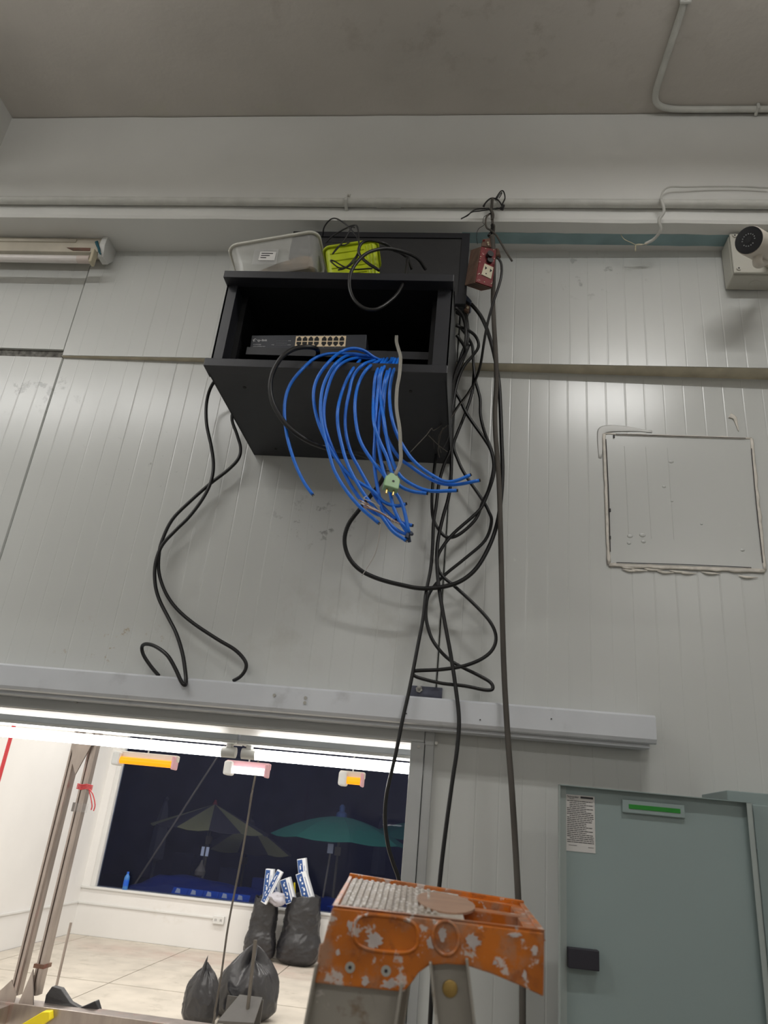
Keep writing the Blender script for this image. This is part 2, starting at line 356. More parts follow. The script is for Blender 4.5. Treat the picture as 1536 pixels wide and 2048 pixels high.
mk('backing', bx(-0.045, XR, D + 0.06, D + 0.17, -1.75, OPZ), M_panel, wall)
mk('trim_2', bx(-1.90, -1.712, -4.2, YB + 0.01, 2.0, CEIL + .01), M_plaster)['kind'] = 'structure'
# top trim: beam and its underside, with a strip of old blue paint
beam = thing('trim_1', (0, 1.9, SO), kind='structure')
bm = B(); nx = 52; zs = [SO, SO + 0.01, SO + 0.2, CEIL - 0.004]
rows = []
for z in zs:
    rows.append([bm.verts.new((XL + (XR - XL) * i / nx, YB + (0.004 if z == SO else 0) + 0.0025 * noise.noise((i * 0.7, z * 9, 0)), z + (0.0025 * noise.noise((i * 1.3, 5, 0)) if z == SO else 0))) for i in range(nx + 1)])
rows.insert(0, [bm.verts.new((XL + (XR - XL) * i / nx, 2.3, SO + 0.001)) for i in range(nx + 1)])
rows.append([bm.verts.new((XL + (XR - XL) * i / nx, 2.3, CEIL - 0.004)) for i in range(nx + 1)])
for r in range(len(rows)):
    q = rows[(r + 1) % len(rows)]
    for i in range(nx): bm.faces.new((rows[r][i], rows[r][i + 1], q[i + 1], q[i]))
bm.faces.new([r[0] for r in rows]); bm.faces.new([r[-1] for r in rows][::-1])
mk('beam', bm, M_plaster, beam)
bm = B()
for i in range(24):
    x0 = -0.06 + i * 0.036; x1 = x0 + 0.036; e = 0.003 * noise.noise((i * .6, 0, 3)); e2 = 0.003 * noise.noise(((i + 1) * .6, 0, 3))
    prism(bm, [(x0, 1.817 + e, SO - 0.0006), (x1, 1.817 + e2, SO - 0.0006), (x1, 1.864 - e2, SO - 0.0006), (x0, 1.864 - e, SO - 0.0006)], (0, 0, 0.001))
mk('blue_paint_strip', bm, M_blue, beam, smooth=False)
# ceiling and the rest of this room
mk('ceiling', bx(XL - 0.1, XR + 0.1, -4.2, 2.3, CEIL, CEIL + 0.12), M_ceil)['kind'] = 'structure'
mk('floor', bx(XL - 0.1, XR + 0.1, -4.2, D, -1.85, -1.75), M_room_floor)['kind'] = 'structure'
mk('wall_left', bx(XL - 0.12, XL, -4.2, 2.1, -1.75, CEIL), M_plaster)['kind'] = 'structure'
mk('wall_right', bx(XR, XR + 0.12, -4.2, 2.3, -1.75, CEIL), M_plaster)['kind'] = 'structure'
mk('wall_front', bx(XL, XR, -4.3, -4.2, -1.75, CEIL), M_plaster)['kind'] = 'structure'

# doorway: header, jamb, reveal
mk('wall_panel', panel_mesh(XL, -2.45, -1.75, OPZ + 0.001, yl, phase=PH), M_panel, wall); mk('backing', bx(XL, -2.45, D + 0.06, D + 0.17, -1.75, OPZ + .002), M_panel, wall)
dr = thing('door_1', (-0.6, D, -1.75), kind='structure')
mk('door_header', bx(-2.48, OPX + 0.033, D - 0.012, D, OPZ - 0.001, OPZ + 0.05), M_frame, dr, bevel=0.0015)
mk('door_jamb', bx(-2.484, -2.45, D - 0.012, D + 0.17, -1.75, OPZ - 0.001), M_frame, dr, bevel=0.0015)
mk('reveal_sheet', bx(-2.45, OPX, D, D + 0.17, OPZ - 0.003, OPZ + 0.003), M_white, dr)
mk('door_jamb', bx(OPX, OPX + 0.034, D - 0.012, D + 0.17, -1.75, OPZ - 0.001), M_frame, dr, bevel=0.0015)
mk('door_jamb', bx(OPX + 0.0355, OPX + 0.058, D - 0.008, D + 0.05, -1.75, OPZ + 0.045), M_frame, dr, bevel=0.0015)
mk('corner_piece', bx(OPX + 0.0345, OPX + 0.058, D - 0.0095, D - 0.0082, OPZ - 0.006, OPZ + 0.04), M_frame, dr)
for x, z in ((OPX + 0.02, OPZ - 0.012), (OPX + 0.063, OPZ + 0.0), (-0.46, OPZ + 0.028), (-0.75, OPZ + 0.03), (-1.0, OPZ + 0.025)):
    bm = B(); cyl(bm, (x, D - 0.0165, z), (x, D - 0.008, z), 0.0038, 12); mk('screw', bm, M_screw, dr)
# the sliding-door rail
rail = thing('sliding_door_rail', (-0.6, 1.87, 0.25), 'long white aluminium sliding-door rail running across the wall above the doorway', 'rail')
RY = 1.862
bm = B(); prism(bm, [(-2.75, RY + 0.006, 0.312), (-2.75, RY, 0.308), (-2.75, RY, 0.257), (-2.75, RY + 0.004, 0.249), (-2.75, RY + 0.012, 0.2465),
    (-2.75, RY + 0.012, 0.252), (-2.75, RY + 0.009, 0.256), (-2.75, RY + 0.0095, 0.306), (-2.75, D - 0.0005, 0.309), (-2.75, D - 0.0005, 0.314), (-2.75, RY + 0.009, 0.314)], (0.475 + 2.75, 0, 0))
mk('cover', bm, M_alu, rail)
bm = B(); box(bm, -2.75, 0.463, RY + 0.020, RY + 0.026, 0.2385, 0.30); box(bm, -2.75, 0.463, RY + 0.026, D - 0.013, 0.2385, 0.2425)
mk('inner_track', bm, M_alu, rail)
bm = B(); box(bm, 0.4745, 0.4765, RY + 0.012, D - 0.002, 0.262, 0.306); mk('end_cap', bm, M_frame, rail)
for x, z in ((-0.375, 0.287), (-0.375, 0.275), (-0.455, 0.287), (-0.12, 0.269), (0.06, 0.269), (0.23, 0.285)):
    bm = B(); r = 0.0042 if x < -0.3 else 0.0016
    cyl(bm, (x, RY - 0.002, z), (x, RY + 0.002, z), r, 12); mk('screw', bm, M_screw if r > .003 else M_ink, rail)
# small mounting plate with a bolt resting over the rail
a = PX(819, 1365, 1.93); b = PX(884, 1393, 1.93)
pl = thing('bolted_plate', (a.x, 1.93, b.z), 'small dark galvanised plate with one bolt, fixed to the wall right above the rail', 'bracket')
mk('plate', bx(a.x, b.x, D - 0.006, D, 0.322, 0.352), mat('dark_galvanised', srgb(96, 98, 112), 0.5, 0.5, noise_amt=0.4, nscale=40), pl, bevel=0.001)
c = PX(838, 1378, 1.925)
bm = B(); cyl(bm, (c.x, D - 0.014, c.z), (c.x, D - 0.006, c.z), 0.009, 6); mk('nut', bm, M_screw, pl)
bm = B(); cyl(bm, (c.x, D - 0.032, c.z + 0.002), (c.x, D - 0.014, c.z), 0.0042, 12); mk('bolt', bm, M_screw, pl)

# ------------------------------------------------------------------ conduits on the beam and the ceiling
cp = thing('wall_conduit', (0, YB - 0.014, 1.83), 'long painted conduit running along the beam above the cabinet', 'conduit')
def pz(x): return 1.828 + 0.002 * noise.noise((x * 1.5, 0, 0)) + 0.004 * max(0, x) 
bm = B(); tube(bm, [(XL + 0.01 + (XR - XL - 0.02) * i / 40, YB - 0.0158, pz(XL + (XR - XL) * i / 40)) for i in range(41)], 0.0135, 14); mk('pipe', bm, M_pipe, cp, smooth='all')
a = PX(752, 406, YB - 0.015).x; b = PX(802, 406, YB - 0.015).x
bm = B(); tube(bm, [(a, YB - 0.0158, pz(a)), (b, YB - 0.0158, pz(b))], 0.0155, 14); mk('coupling', bm, M_pipe, cp, smooth=True)
cx = PX(694, 400, YB - 0.015).x
bm = B(); tube(bm, crom([(cx, YB - 0.0005, pz(cx) + 0.03), (cx, YB - 0.012, pz(cx) + 0.019), (cx, YB - 0.031, pz(cx) + 0.005), (cx, YB - 0.0315, pz(cx) - 0.006), (cx, YB - 0.014, pz(cx) - 0.016), (cx, YB - 0.0005, pz(cx) - 0.019)], 5), 0.006, 6, flat=0.3)
mk('clamp', bm, M_pipe, cp, smooth=True)
bm = B(); box(bm, cx - 0.006, cx + 0.006, YB - 0.003, YB, pz(cx) + 0.016, pz(cx) + 0.052); mk('clamp_tab', bm, M_pipe, cp, bevel=0.0012)
bm = B(); cyl(bm, (cx, YB - 0.006, pz(cx) + 0.041), (cx, YB - 0.002, pz(cx) + 0.041), 0.0035, 10); mk('screw', bm, M_screw, cp)
cc = thing('ceiling_conduit', (0.55, 1.5, CEIL), 'white conduit bent around the right-hand corner of the ceiling', 'conduit')
zc = CEIL - 0.011
bm = B(); tube(bm, crom([(0.552, 0.6, zc), (0.545, 1.2, zc), (0.538, 1.45, zc), (0.530, 1.62, zc), (0.530, 1.69, zc), (0.545, 1.725, zc), (0.585, 1.742, zc), (0.66, 1.746, zc), (0.9, 1.747, zc), (1.6, 1.748, zc)], 6), 0.010, 12)
mk('pipe', bm, M_pipe, cc, smooth='all')
for (x, y, dx, dy) in ((0.5405, 1.40, 0.016, 0.005), (0.86, 1.747, 0.005, 0.016)):
    bm = B(); box(bm, x - dx, x + dx, y - dy, y + dy, zc - 0.0125, CEIL - 0.0005); mk('clamp', bm, M_pipe, cc, bevel=0.003)
# thin painted wire that arches over the conduit at the right and its loose ends
pw = thing('painted_wire', (0.4, 1.74, 1.7), 'thin painted wire arching over the conduit at right, bare ends dangling below', 'wire')
bm = B(); tube(bm, crom(yline([(1536, 376), (1480, 373), (1420, 373), (1372, 374), (1340, 374), (1326, 383), (1321, 400)], [1.755, 1.755, 1.75, 1.745, 1.73]), 5), 0.0028, 8)
mk('upper_run', bm, M_pipe, pw, smooth='all')
bm = B(); tube(bm, crom(yline([(1322, 398), (1328, 422), (1318, 440), (1321, 460), (1308, 478), (1290, 488)], [1.728, 1.74, 1.75, 1.79, 1.81]), 5), 0.0048, 8)
mk('lower_run', bm, M_pipe, pw, smooth='all')
bm = B(); tube(bm, crom(yline([(1312, 474), (1296, 486), (1275, 490), (1262, 485), (1248, 478), (1240, 466)], [1.80, 1.82]), 5), 0.0012, 6)
tube(bm, crom(yline([(1285, 489), (1272, 490), (1271, 502)], [1.81, 1.82]), 5), 0.0022, 6)
mk('bare_ends', bm, M_beige, pw, smooth='all')

# ------------------------------------------------------------------ unlit strip light at the upper left
fl = thing('strip_light', (-1.5, 1.9, 1.66), 'old unlit fluorescent strip light under the beam at left', 'light')
xe = -1.286
bm = B(); prism(bm, [(-1.90, 1.862, 1.771), (-1.90, 1.856, 1.742), (-1.90, 1.858, 1.707), (-1.90, 1.880, 1.700), (-1.90, 1.930, 1.738), (-1.90, 1.930, 1.771)], (xe + 1.90, 0, 0))
mk('housing', bm, M_tin, fl, bevel=0.002)
bm = B(); tube(bm, [(-1.88, 1.856, 1.752), (xe - 0.09, 1.856, 1.752)], 0.008, 10, flat=0.5); mk('reflector_rib', bm, M_tin, fl, smooth='all')
bm = B(); prism(bm, [(xe, 1.856, 1.7715), (xe, 1.852, 1.735), (xe, 1.862, 1.690), (xe, 1.90, 1.690), (xe, 1.932, 1.735), (xe, 1.932, 1.7715)], (0.020, 0, 0)); mk('end_plate', bm, M_white, fl, bevel=0.002)
bm = B(); tube(bm, [(-1.88, 1.848, 1.664), (xe - 0.055, 1.848, 1.664)], 0.0132, 16); mk('tube', bm, M_off, fl, smooth=True)
bm = B(); tube(bm, [(xe - 0.055, 1.848, 1.664), (xe - 0.012, 1.848, 1.664)], 0.0135, 16); mk('tube_cap', bm, mat('tube_cap_beige', srgb(206, 192, 184), .5), fl, smooth=True)
bm = B(); box(bm, xe - 0.012, xe - 0.001, 1.838, 1.866, 1.648, 1.705); mk('lamp_holder', bm, M_beige, fl, bevel=0.004)
bm = B(); tube(bm, crom([(xe - 0.014, 1.853, 1.748), (xe - 0.006, 1.851, 1.732), (xe + 0.004, 1.851, 1.715), (xe + 0.010, 1.851, 1.700), (xe + 0.016, 1.853, 1.692)], 4), 0.006, 6, flat=0.4, rfun=lambda t: 1.1 - 0.6 * t); mk('sealant_residue', bm, M_teal, fl, smooth='all')
bm = B(); prism(bm, [(xe - 0.115, 1.8572, 1.722), (xe - 0.03, 1.8572, 1.722), (xe - 0.03, 1.858, 1.710), (xe - 0.09, 1.858, 1.710)], (0, -0.002, 0)); mk('wiring_slot', bm, M_rust, fl)

# ------------------------------------------------------------------ the wall cabinet
cb = thing('network_cabinet', (-0.36, D, 1.0), 'black metal wall cabinet with an open front, blue cables spilling over its lower lip', 'cabinet')
YF = 1.50; YO = 1.532; cx0, cx1 = -0.670, -0.063; zt0, zt1 = 1.299, 1.3215; zb0, zb1 = 1.020, 1.043
def shell_body():
    bm = B()
    # outer skin narrows slightly towards the wall, open at the front; 3 mm sheet
    o = [(-0.667, YO), (-0.645, D - 0.001)]; i_ = [(-0.652, YO), (-0.640, D - 0.006)]
    prism(bm, [(-0.667, YO, 1.02), (-0.645, D - 0.001, 1.003), (-0.645, D - 0.001, 1.318), (-0.667, YO, 1.318)], (0.004, 0, 0))
    prism(bm, [(-0.068, YO, 1.02), (-0.056, D - 0.001, 1.003), (-0.056, D - 0.001, 1.318), (-0.068, YO, 1.318)], (0.004, 0, 0))
    prism(bm, [(-0.667, YO, 1.020), (-0.645, D - 0.001, 1.003), (-0.052, D - 0.001, 1.003), (-0.064, YO, 1.020)], (0, 0, 0.004))
    prism(bm, [(-0.667, YO, 1.318), (-0.645, D - 0.001, 1.318), (-0.052, D - 0.001, 1.318), (-0.064, YO, 1.318)], (0, 0, 0.004))
    prism(bm, [(-0.645, D - 0.005, 1.003), (-0.052, D - 0.005, 1.003), (-0.052, D - 0.005, 1.32), (-0.645, D - 0.005, 1.32)], (0, 0.004, 0))
    return bm
mk('body', shell_body(), M_black, cb)
bm = B(); box(bm, cx0, cx1, YF, YO + 0.006, zt0, zt1); mk('top_lip', bm, M_black, cb, bevel=0.0012)
bm = B(); box(bm, cx0, cx1, YF, YO + 0.020, zb0, zb1); mk('bottom_lip', bm, M_black, cb, bevel=0.0012)
bm = B(); box(bm, -0.668, -0.639, YO, YO + 0.012, zb1, zt0); box(bm, -0.643, -0.639, YO + 0.012, YO + 0.06, zb1, zt0); mk('stile', bm, M_black, cb)
bm = B(); box(bm, -0.099, -0.064, YO, YO + 0.012, zb1, zt0); box(bm, -0.103, -0.099, YO, YO + 0.06, zb1, zt0); mk('stile', bm, M_black, cb)
for x0, x1 in ((-0.640, -0.625), (-0.118, -0.103)): mk('rack_rail', bx(x0, x1, 1.585, 1.589, 1.03, 1.31), M_inner, cb)
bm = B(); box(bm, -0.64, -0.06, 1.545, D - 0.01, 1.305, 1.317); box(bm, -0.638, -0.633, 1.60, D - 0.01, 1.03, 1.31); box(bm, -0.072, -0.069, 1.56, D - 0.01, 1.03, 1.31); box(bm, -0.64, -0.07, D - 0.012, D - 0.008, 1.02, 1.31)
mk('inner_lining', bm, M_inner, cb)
bm = B(); box(bm, -0.600, -0.108, 1.588, 1.90, 1.137, 1.141); box(bm, -0.600, -0.108, 1.586, 1.589, 1.118, 1.141); mk('shelf', bm, M_black, cb)
for x, y_ in ((489, 776), (821, 784), (553, 891)):
    p = PX(x, y_, 1.5); t = 1.016 / p.z; q = p * t
    bm = B(); cyl(bm, (q.x, q.y, 1.020 - (q.y - YO) * 0.042 - 0.0012), (q.x, q.y, 1.024 - (q.y - YO) * 0.042), 0.0048, 10); mk('screw_hole', bm, M_dark, cb)
for z in (1.08, 1.12, 1.16, 1.2):
    pass
# vent slots on the back seen through the front
p = PX(708, 652, 1.9)
for k in range(3):
    bm = B(); tube(bm, crom([(p.x - 0.03, D - 0.014, 1.245 + k * 0.006), (p.x, D - 0.014, 1.248 + k * 0.006), (p.x + 0.03, D - 0.014, 1.244 + k * 0.006)], 4), 0.0011, 5); mk('vent_slot', bm, M_steel, cb)

# ------------------------------------------------------------------ network switch
SY = 1.6
sw = thing('network_switch', (-0.44, SY, 1.144), 'black sixteen-port network switch on the cabinet shelf, gold-framed ports', 'switch')
sl, sr = -0.597, -0.285
Ms = Matrix.Translation((sl, SY, 1.1425)) @ Matrix.Rotation(-0.040, 4, 'Y') @ Matrix.Rotation(0.0, 4, 'Z')
SH = 0.047; SW = sr - sl
M_sw = mat('switch_case', srgb(58, 60, 66), 0.45, 0.2)
bm = B(); box(bm, 0, SW, 0, 0.16, 0, SH, Ms); mk('case', bm, M_sw, sw, bevel=0.0015)
fx0 = 0.124; pw_ = 0.0158
def sp(x, z, y=-0.0006): return Ms @ Vector((x, y, z))
bm = B(); box(bm, fx0 - 0.002, fx0 + 8 * pw_ + 0.005 + 0.002, -0.0008, 0.001, 0.0085, 0.0425, Ms); mk('port_frame', bm, M_gold, sw)
for r in range(2):
    for c_ in range(8):
        x = fx0 + c_ * pw_ + (0.0045 if c_ > 3 else 0); up = r == 1
        z0, z1 = (0.0268, 0.0402) if up else (0.0105, 0.0238); m_ = x + pw_ / 2 - 0.0003; hw = 0.0063
        s = 1 if up else -1; zf = z0 if up else z1; zo = z1 if up else z0
        pts = [(m_ - hw, zf), (m_ + hw, zf), (m_ + hw, zo - s * .005), (m_ + hw * .62, zo - s * .005), (m_ + hw * .62, zo - s * .002), (m_ + hw * .35, zo - s * .002), (m_ + hw * .35, zo),
               (m_ - hw * .35, zo), (m_ - hw * .35, zo - s * .002), (m_ - hw * .62, zo - s * .002), (m_ - hw * .62, zo - s * .005), (m_ - hw, zo - s * .005)]
        bm = B(); prism(bm, [sp(a_, b_, -0.0014) for a_, b_ in pts], (0, 0.001, 0)); mk('port', bm, M_dark, sw)
xd = Ms.to_3x3() @ Vector((1, 0, 0)); zd = Ms.to_3x3() @ Vector((0, 0, 1))
text('brand_print', 'tp-link', 0.0105, M_print, sw, sp(0.0175, 0.0265), xd, zd)
bm = B(); tube(bm, [sp(0.0115 + 0.0036 * math.cos(a_ * .52), 0.0305 + 0.0036 * math.sin(a_ * .52), -0.0008) for a_ in range(0, 11)], 0.0008, 5); tube(bm, [sp(0.0079, 0.0305), sp(0.0079, 0.0245)], 0.0008, 5); tube(bm, [sp(0.0045, 0.0305), sp(0.0079, 0.0305)], 0.0008, 5); mk('brand_mark', bm, M_print, sw)
text('model_print', 'TL-SF1016D', 0.0042, M_print, sw, sp(0.008, 0.0145), xd, zd)
text('model_print', '16-Port 10/100Mbps Switch', 0.0030, M_print, sw, sp(0.008, 0.0090), xd, zd)
bm = B()
for rr_ in (0.0135, 0.020, 0.027):
    for k in range(8): q = sp(0.070 + k * 0.0038, rr_); tube(bm, [q, q + xd * 0.0014], 0.0005, 4)
mk('status_dots', bm, M_print, sw)['kind'] = 'stuff'; bm = B()
for k in range(8):
    for z in (0.0062, 0.0447):
        q = sp(fx0 + k * pw_ + 0.006 + (0.0045 if k > 3 else 0), z); tube(bm, [q, q + xd * 0.0018], 0.0005, 4)
mk('port_numbers', bm, M_print, sw)['kind'] = 'stuff'
text('mode_print', 'PWR', 0.0034, M_print, sw, sp(0.058, 0.0135), xd, zd); text('mode_print', '10/100', 0.0030, M_print, sw, sp(0.101, 0.0265), xd, zd); text('mode_print', 'Link/Act', 0.0028, M_print, sw, sp(0.101, 0.0135), xd, zd)
# flat box behind the switch and the white patch connector beneath the shelf
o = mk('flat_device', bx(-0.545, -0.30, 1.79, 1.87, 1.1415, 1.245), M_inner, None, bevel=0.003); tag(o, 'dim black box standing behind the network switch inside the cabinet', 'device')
a = PX(508, 706, 1.555); ps = thing('white_power_adapter', (a.x, 1.57, a.z - 0.03), 'small white printed adapter lying behind the cabinet lip at left', 'adapter')
Mx = Matrix.Translation((a.x, 1.556, 1.0475)) @ Matrix.Rotation(0.02, 4, 'Y')
bm = B(); prism(bm, [Mx @ Vector(v) for v in ((0, 0, 0), (0.105, 0.02, 0), (0.105, 0.02, 0.004), (0.03, 0.006, 0.020), (0.0, 0, 0.026))], (0, 0.02, 0)); mk('case', bm, M_paper, ps, bevel=0.001)
bm = B()
for k in range(5): box(bm, 0.018 + k * 0.010, 0.024 + k * 0.010, -0.002 + (0.018 + k * .01) * .19, (0.024 + k * .01) * .19, 0.006, 0.012 - k * 0.001, Mx)
mk('print', bm, M_ink, ps)

# ------------------------------------------------------------------ things on top of the cabinet
TOP = 1.3225
# milky tub tilted on its side edge
def tub(name, corners_rim, corners_base, m, m_rim, label, cat, n=5):
    pass
t = thing('plastic_tub', (-0.5, 1.62, TOP), 'milky see-through plastic tub lying tilted on the cabinet top at left', 'container')
def rrect(w_, h_, r, n=5):
    out = []
    for cx_, cy_, a0 in ((w_ - r, h_ - r, 0), (-w_ + r, h_ - r, 90), (-w_ + r, -h_ + r, 180), (w_ - r, -h_ + r, 270)):
        for k in range(n + 1): a_ = math.radians(a0 + 90 * k / n); out.append((cx_ + r * math.cos(a_), cy_ + r * math.sin(a_)))
    return out
def tubmesh(bm, M, w0, h0, w1, h1, dep, r, ribs=False, inner=True):
    rings = []
    prof = [(0, 0.0), (0.06, 0.0), (0.5, 0), (0.97, 0), (1.0, 0)]
    lv = [(w0 - 0.004, h0 - 0.004, 0, r), (w0, h0, 0.004, r), (w0 + (w1 - w0) * .5, h0 + (h1 - h0) * .5, dep * .5, r), (w1, h1, dep, r)]
    for w_, h_, z, rr_ in lv: rings.append([bm.verts.new(M @ Vector((x, y, z))) for x, y in rrect(w_, h_, rr_)])
    for i in range(len(rings) - 1):
        n = len(rings[0])
        for k in range(n): bm.faces.new((rings[i][k], rings[i][(k + 1) % n], rings[i + 1][(k + 1) % n], rings[i + 1][k]))
    bm.faces.new(rings[0][::-1]); return bm
def basis(o, x, y):
    x = Vector(x).normalized(); y = Vector(y); y = (y - x * y.dot(x)).normalized(); z = x.cross(y)
    return Matrix(((x.x, y.x, z.x, o[0]), (x.y, y.y, z.y, o[1]), (x.z, y.z, z.z, o[2]), (0, 0, 0, 1)))
# rim plane faces up-left and away; its near rim edge rises to the right
p1 = PX(459, 499, 1.53); p2 = PX(636, 469, 1.53)
xdir = (p2 - p1).normalized(); wdt = (p2 - p1).length
bot = PX(545, 538, 1.56)
ydir = Vector((0.30, 1.0, 0.0))
Mt = basis((p1 + p2) / 2 + Vector((0.022, 0.072, -0.116)), xdir, ydir)
bm = B(); tubmesh(bm, Mt, wdt / 2 * 0.88, 0.060, wdt / 2 + 0.0, 0.075, 0.112, 0.025)
low = min(v.co.z for v in bm.verts); dz = TOP + 0.001 - low
for v in bm.verts: v.co.z += dz
Mt = Matrix.Translation((0, 0, dz)) @ Mt
mk('tub_body', bm, M_tub, t, smooth=True)
bm = B(); rim = [Mt @ Vector((x, y, 0.112)) for x, y in rrect(wdt / 2 + 0.003, 0.078, 0.027)]; rim.append(rim[0]); tube(bm, rim, 0.0048, 8, caps=False); mk('rim', bm, M_boxw, t, smooth='all')
bm = B(); box(bm, -0.055, -0.010, -0.0745, -0.0735, 0.030, 0.062, Mt @ Matrix.Rotation(0.25, 4, 'Y')); mk('paper_label', bm, M_paper, t)
text('label_print', 'ขนาด 15', 0.009, M_ink, t, Mt @ Matrix.Rotation(0.25, 4, 'Y') @ Vector((-0.050, -0.0738, 0.04)), Mt.to_3x3() @ Vector((1, 0, -0.25)), Mt.to_3x3() @ Vector((0.25, 0, 1))) if False else None
bm = B()
for k in range(3): box(bm, -0.050, -0.018 - 0.008 * k, -0.0752, -0.0744, 0.054 - k * 0.008, 0.0565 - k * 0.008, Mt @ Matrix.Rotation(0.25, 4, 'Y'))
mk('label_print', bm, M_ink, t)
bm = B(); box(bm, -0.070, -0.002, -0.0732, -0.0726, 0.018, 0.075, Mt @ Matrix.Rotation(0.2, 4, 'Y')); mk('tape', bm, M_tape, t)
o = mk('brown_residue', prism(B(), [Mt @ Vector(v) for v in ((-0.07, -0.052, 0.022), (wdt * .38, -0.052, 0.004), (wdt * .40, -0.052, 0.048), (wdt * .30, -0.052, 0.058), (0.0, -0.052, 0.044))], Mt.to_3x3() @ Vector((0, 0.09, 0))), mat('brown_grease', srgb(150, 118, 76), 0.8, noise_amt=0.3, nscale=30, bump=.4), None, bevel=0.004)
tag(o, 'brown caked residue lying inside the milky tub', 'residue')
# lime tub on its side
t = thing('lime_container', (-0.27, 1.72, TOP), 'lime-green ribbed plastic basket lying on the cabinet top behind cables', 'container')
p1 = PX(664, 503, 1.545); p2 = PX(768, 488, 1.545); xdir = (p2 - p1).normalized(); wd = (p2 - p1).length
M2 = basis((p1 + p2) / 2 + Vector((0.002, 0.056, -0.130)), xdir, (0.05, 1, 0.0))
bm = B(); tubmesh(bm, M2, wd / 2 * 0.97, 0.048, wd / 2, 0.052, 0.128, 0.016)
dz = TOP + 0.001 - min(v.co.z for v in bm.verts)
for v in bm.verts: v.co.z += dz
M2 = Matrix.Translation((0, 0, dz)) @ M2
mk('tub_body', bm, M_lime, t, smooth=True)
bm = B()
for z in (0.03, 0.055, 0.08, 0.105):
    tube(bm, [M2 @ Vector((-wd / 2 * .8, -0.0485 - z * .03, z)), M2 @ Vector((wd / 2 * .5, -0.0485 - z * .03, z))], 0.0022, 6)
for x in (0.60, 0.72, 0.84): tube(bm, [M2 @ Vector((wd / 2 * x, -0.0487, 0.008)), M2 @ Vector((wd / 2 * x, -0.052, 0.118))], 0.0018, 6)
mk('rib', bm, M_lime, t)
bm = B(); rim = [M2 @ Vector((x, y, 0.128)) for x, y in rrect(wd / 2 + 0.003, 0.055, 0.018)]; rim.append(rim[0]); tube(bm, rim, 0.004, 6, caps=False); mk('rim', bm, M_lime, t, smooth='all')
# black monitor on the wall behind
mo = thing('black_monitor', (-0.31, 1.80, 1.46), 'black flat monitor mounted on the wall behind the cabinet top', 'monitor')
mx0, mx1, mz0, mz1 = -0.596, -0.034, 1.455, 1.729
bm = B(); box(bm, mx0, mx1, 1.785, 1.815, mz0, mz1); mk('housing', bm, M_black, mo, bevel=0.006)
bm = B(); box(bm, mx0, mx1, 1.777, 1.785, mz1 - 0.020, mz1); box(bm, mx1 - 0.024, mx1, 1.777, 1.785, mz0, mz1 - 0.02); box(bm, mx0, mx0 + 0.024, 1.777, 1.785, mz0, mz1 - .02); box(bm, mx0 + .024, mx1 - .024, 1.777, 1.785, mz0, mz0 + .03); mk('bezel', bm, mat('bezel_black', srgb(34, 35, 41), 0.4, noise_amt=0.1), mo)
bm = B(); box(bm, mx0 + .024, mx1 - .024, 1.781, 1.785, mz0 + .03, mz1 - .02); mk('screen', bm, mat('dusty_screen', srgb(44, 44, 46), 0.6, noise_amt=0.2, nscale=9), mo)
bm = B(); box(bm, -0.36, -0.26, 1.815, 1.925, 1.54, 1.64); mk('wall_mount', bm, M_inner, mo)

# ------------------------------------------------------------------ cables
def cable(name, px, ys, r, m, label, cat='cable', group=None, sides=8, n=5, flat=1.0, end=None):
    P = crom(yline(px, ys), n); bm = B(); tube(bm, P, r, sides, flat)
    o = mk(name, bm, m, None, smooth='all'); tag(o, label, cat, group)
    if end:
        d_ = (P[-1] - P[-3]).normalized(); bm = B()
        for k in range(4):
            a_ = k * 1.57; off = (d_.orthogonal().normalized() * math.cos(a_) + d_.cross(d_.orthogonal()).normalized() * math.sin(a_)) * r * 0.45
            cyl(bm, P[-1] + off - d_ * 0.002, P[-1] + off * 1.4 + d_ * 0.0035, r * 0.26, 6)
        for v in bm.verts: pass
        mk('wire_core', bm, M_ink, o)
    return o
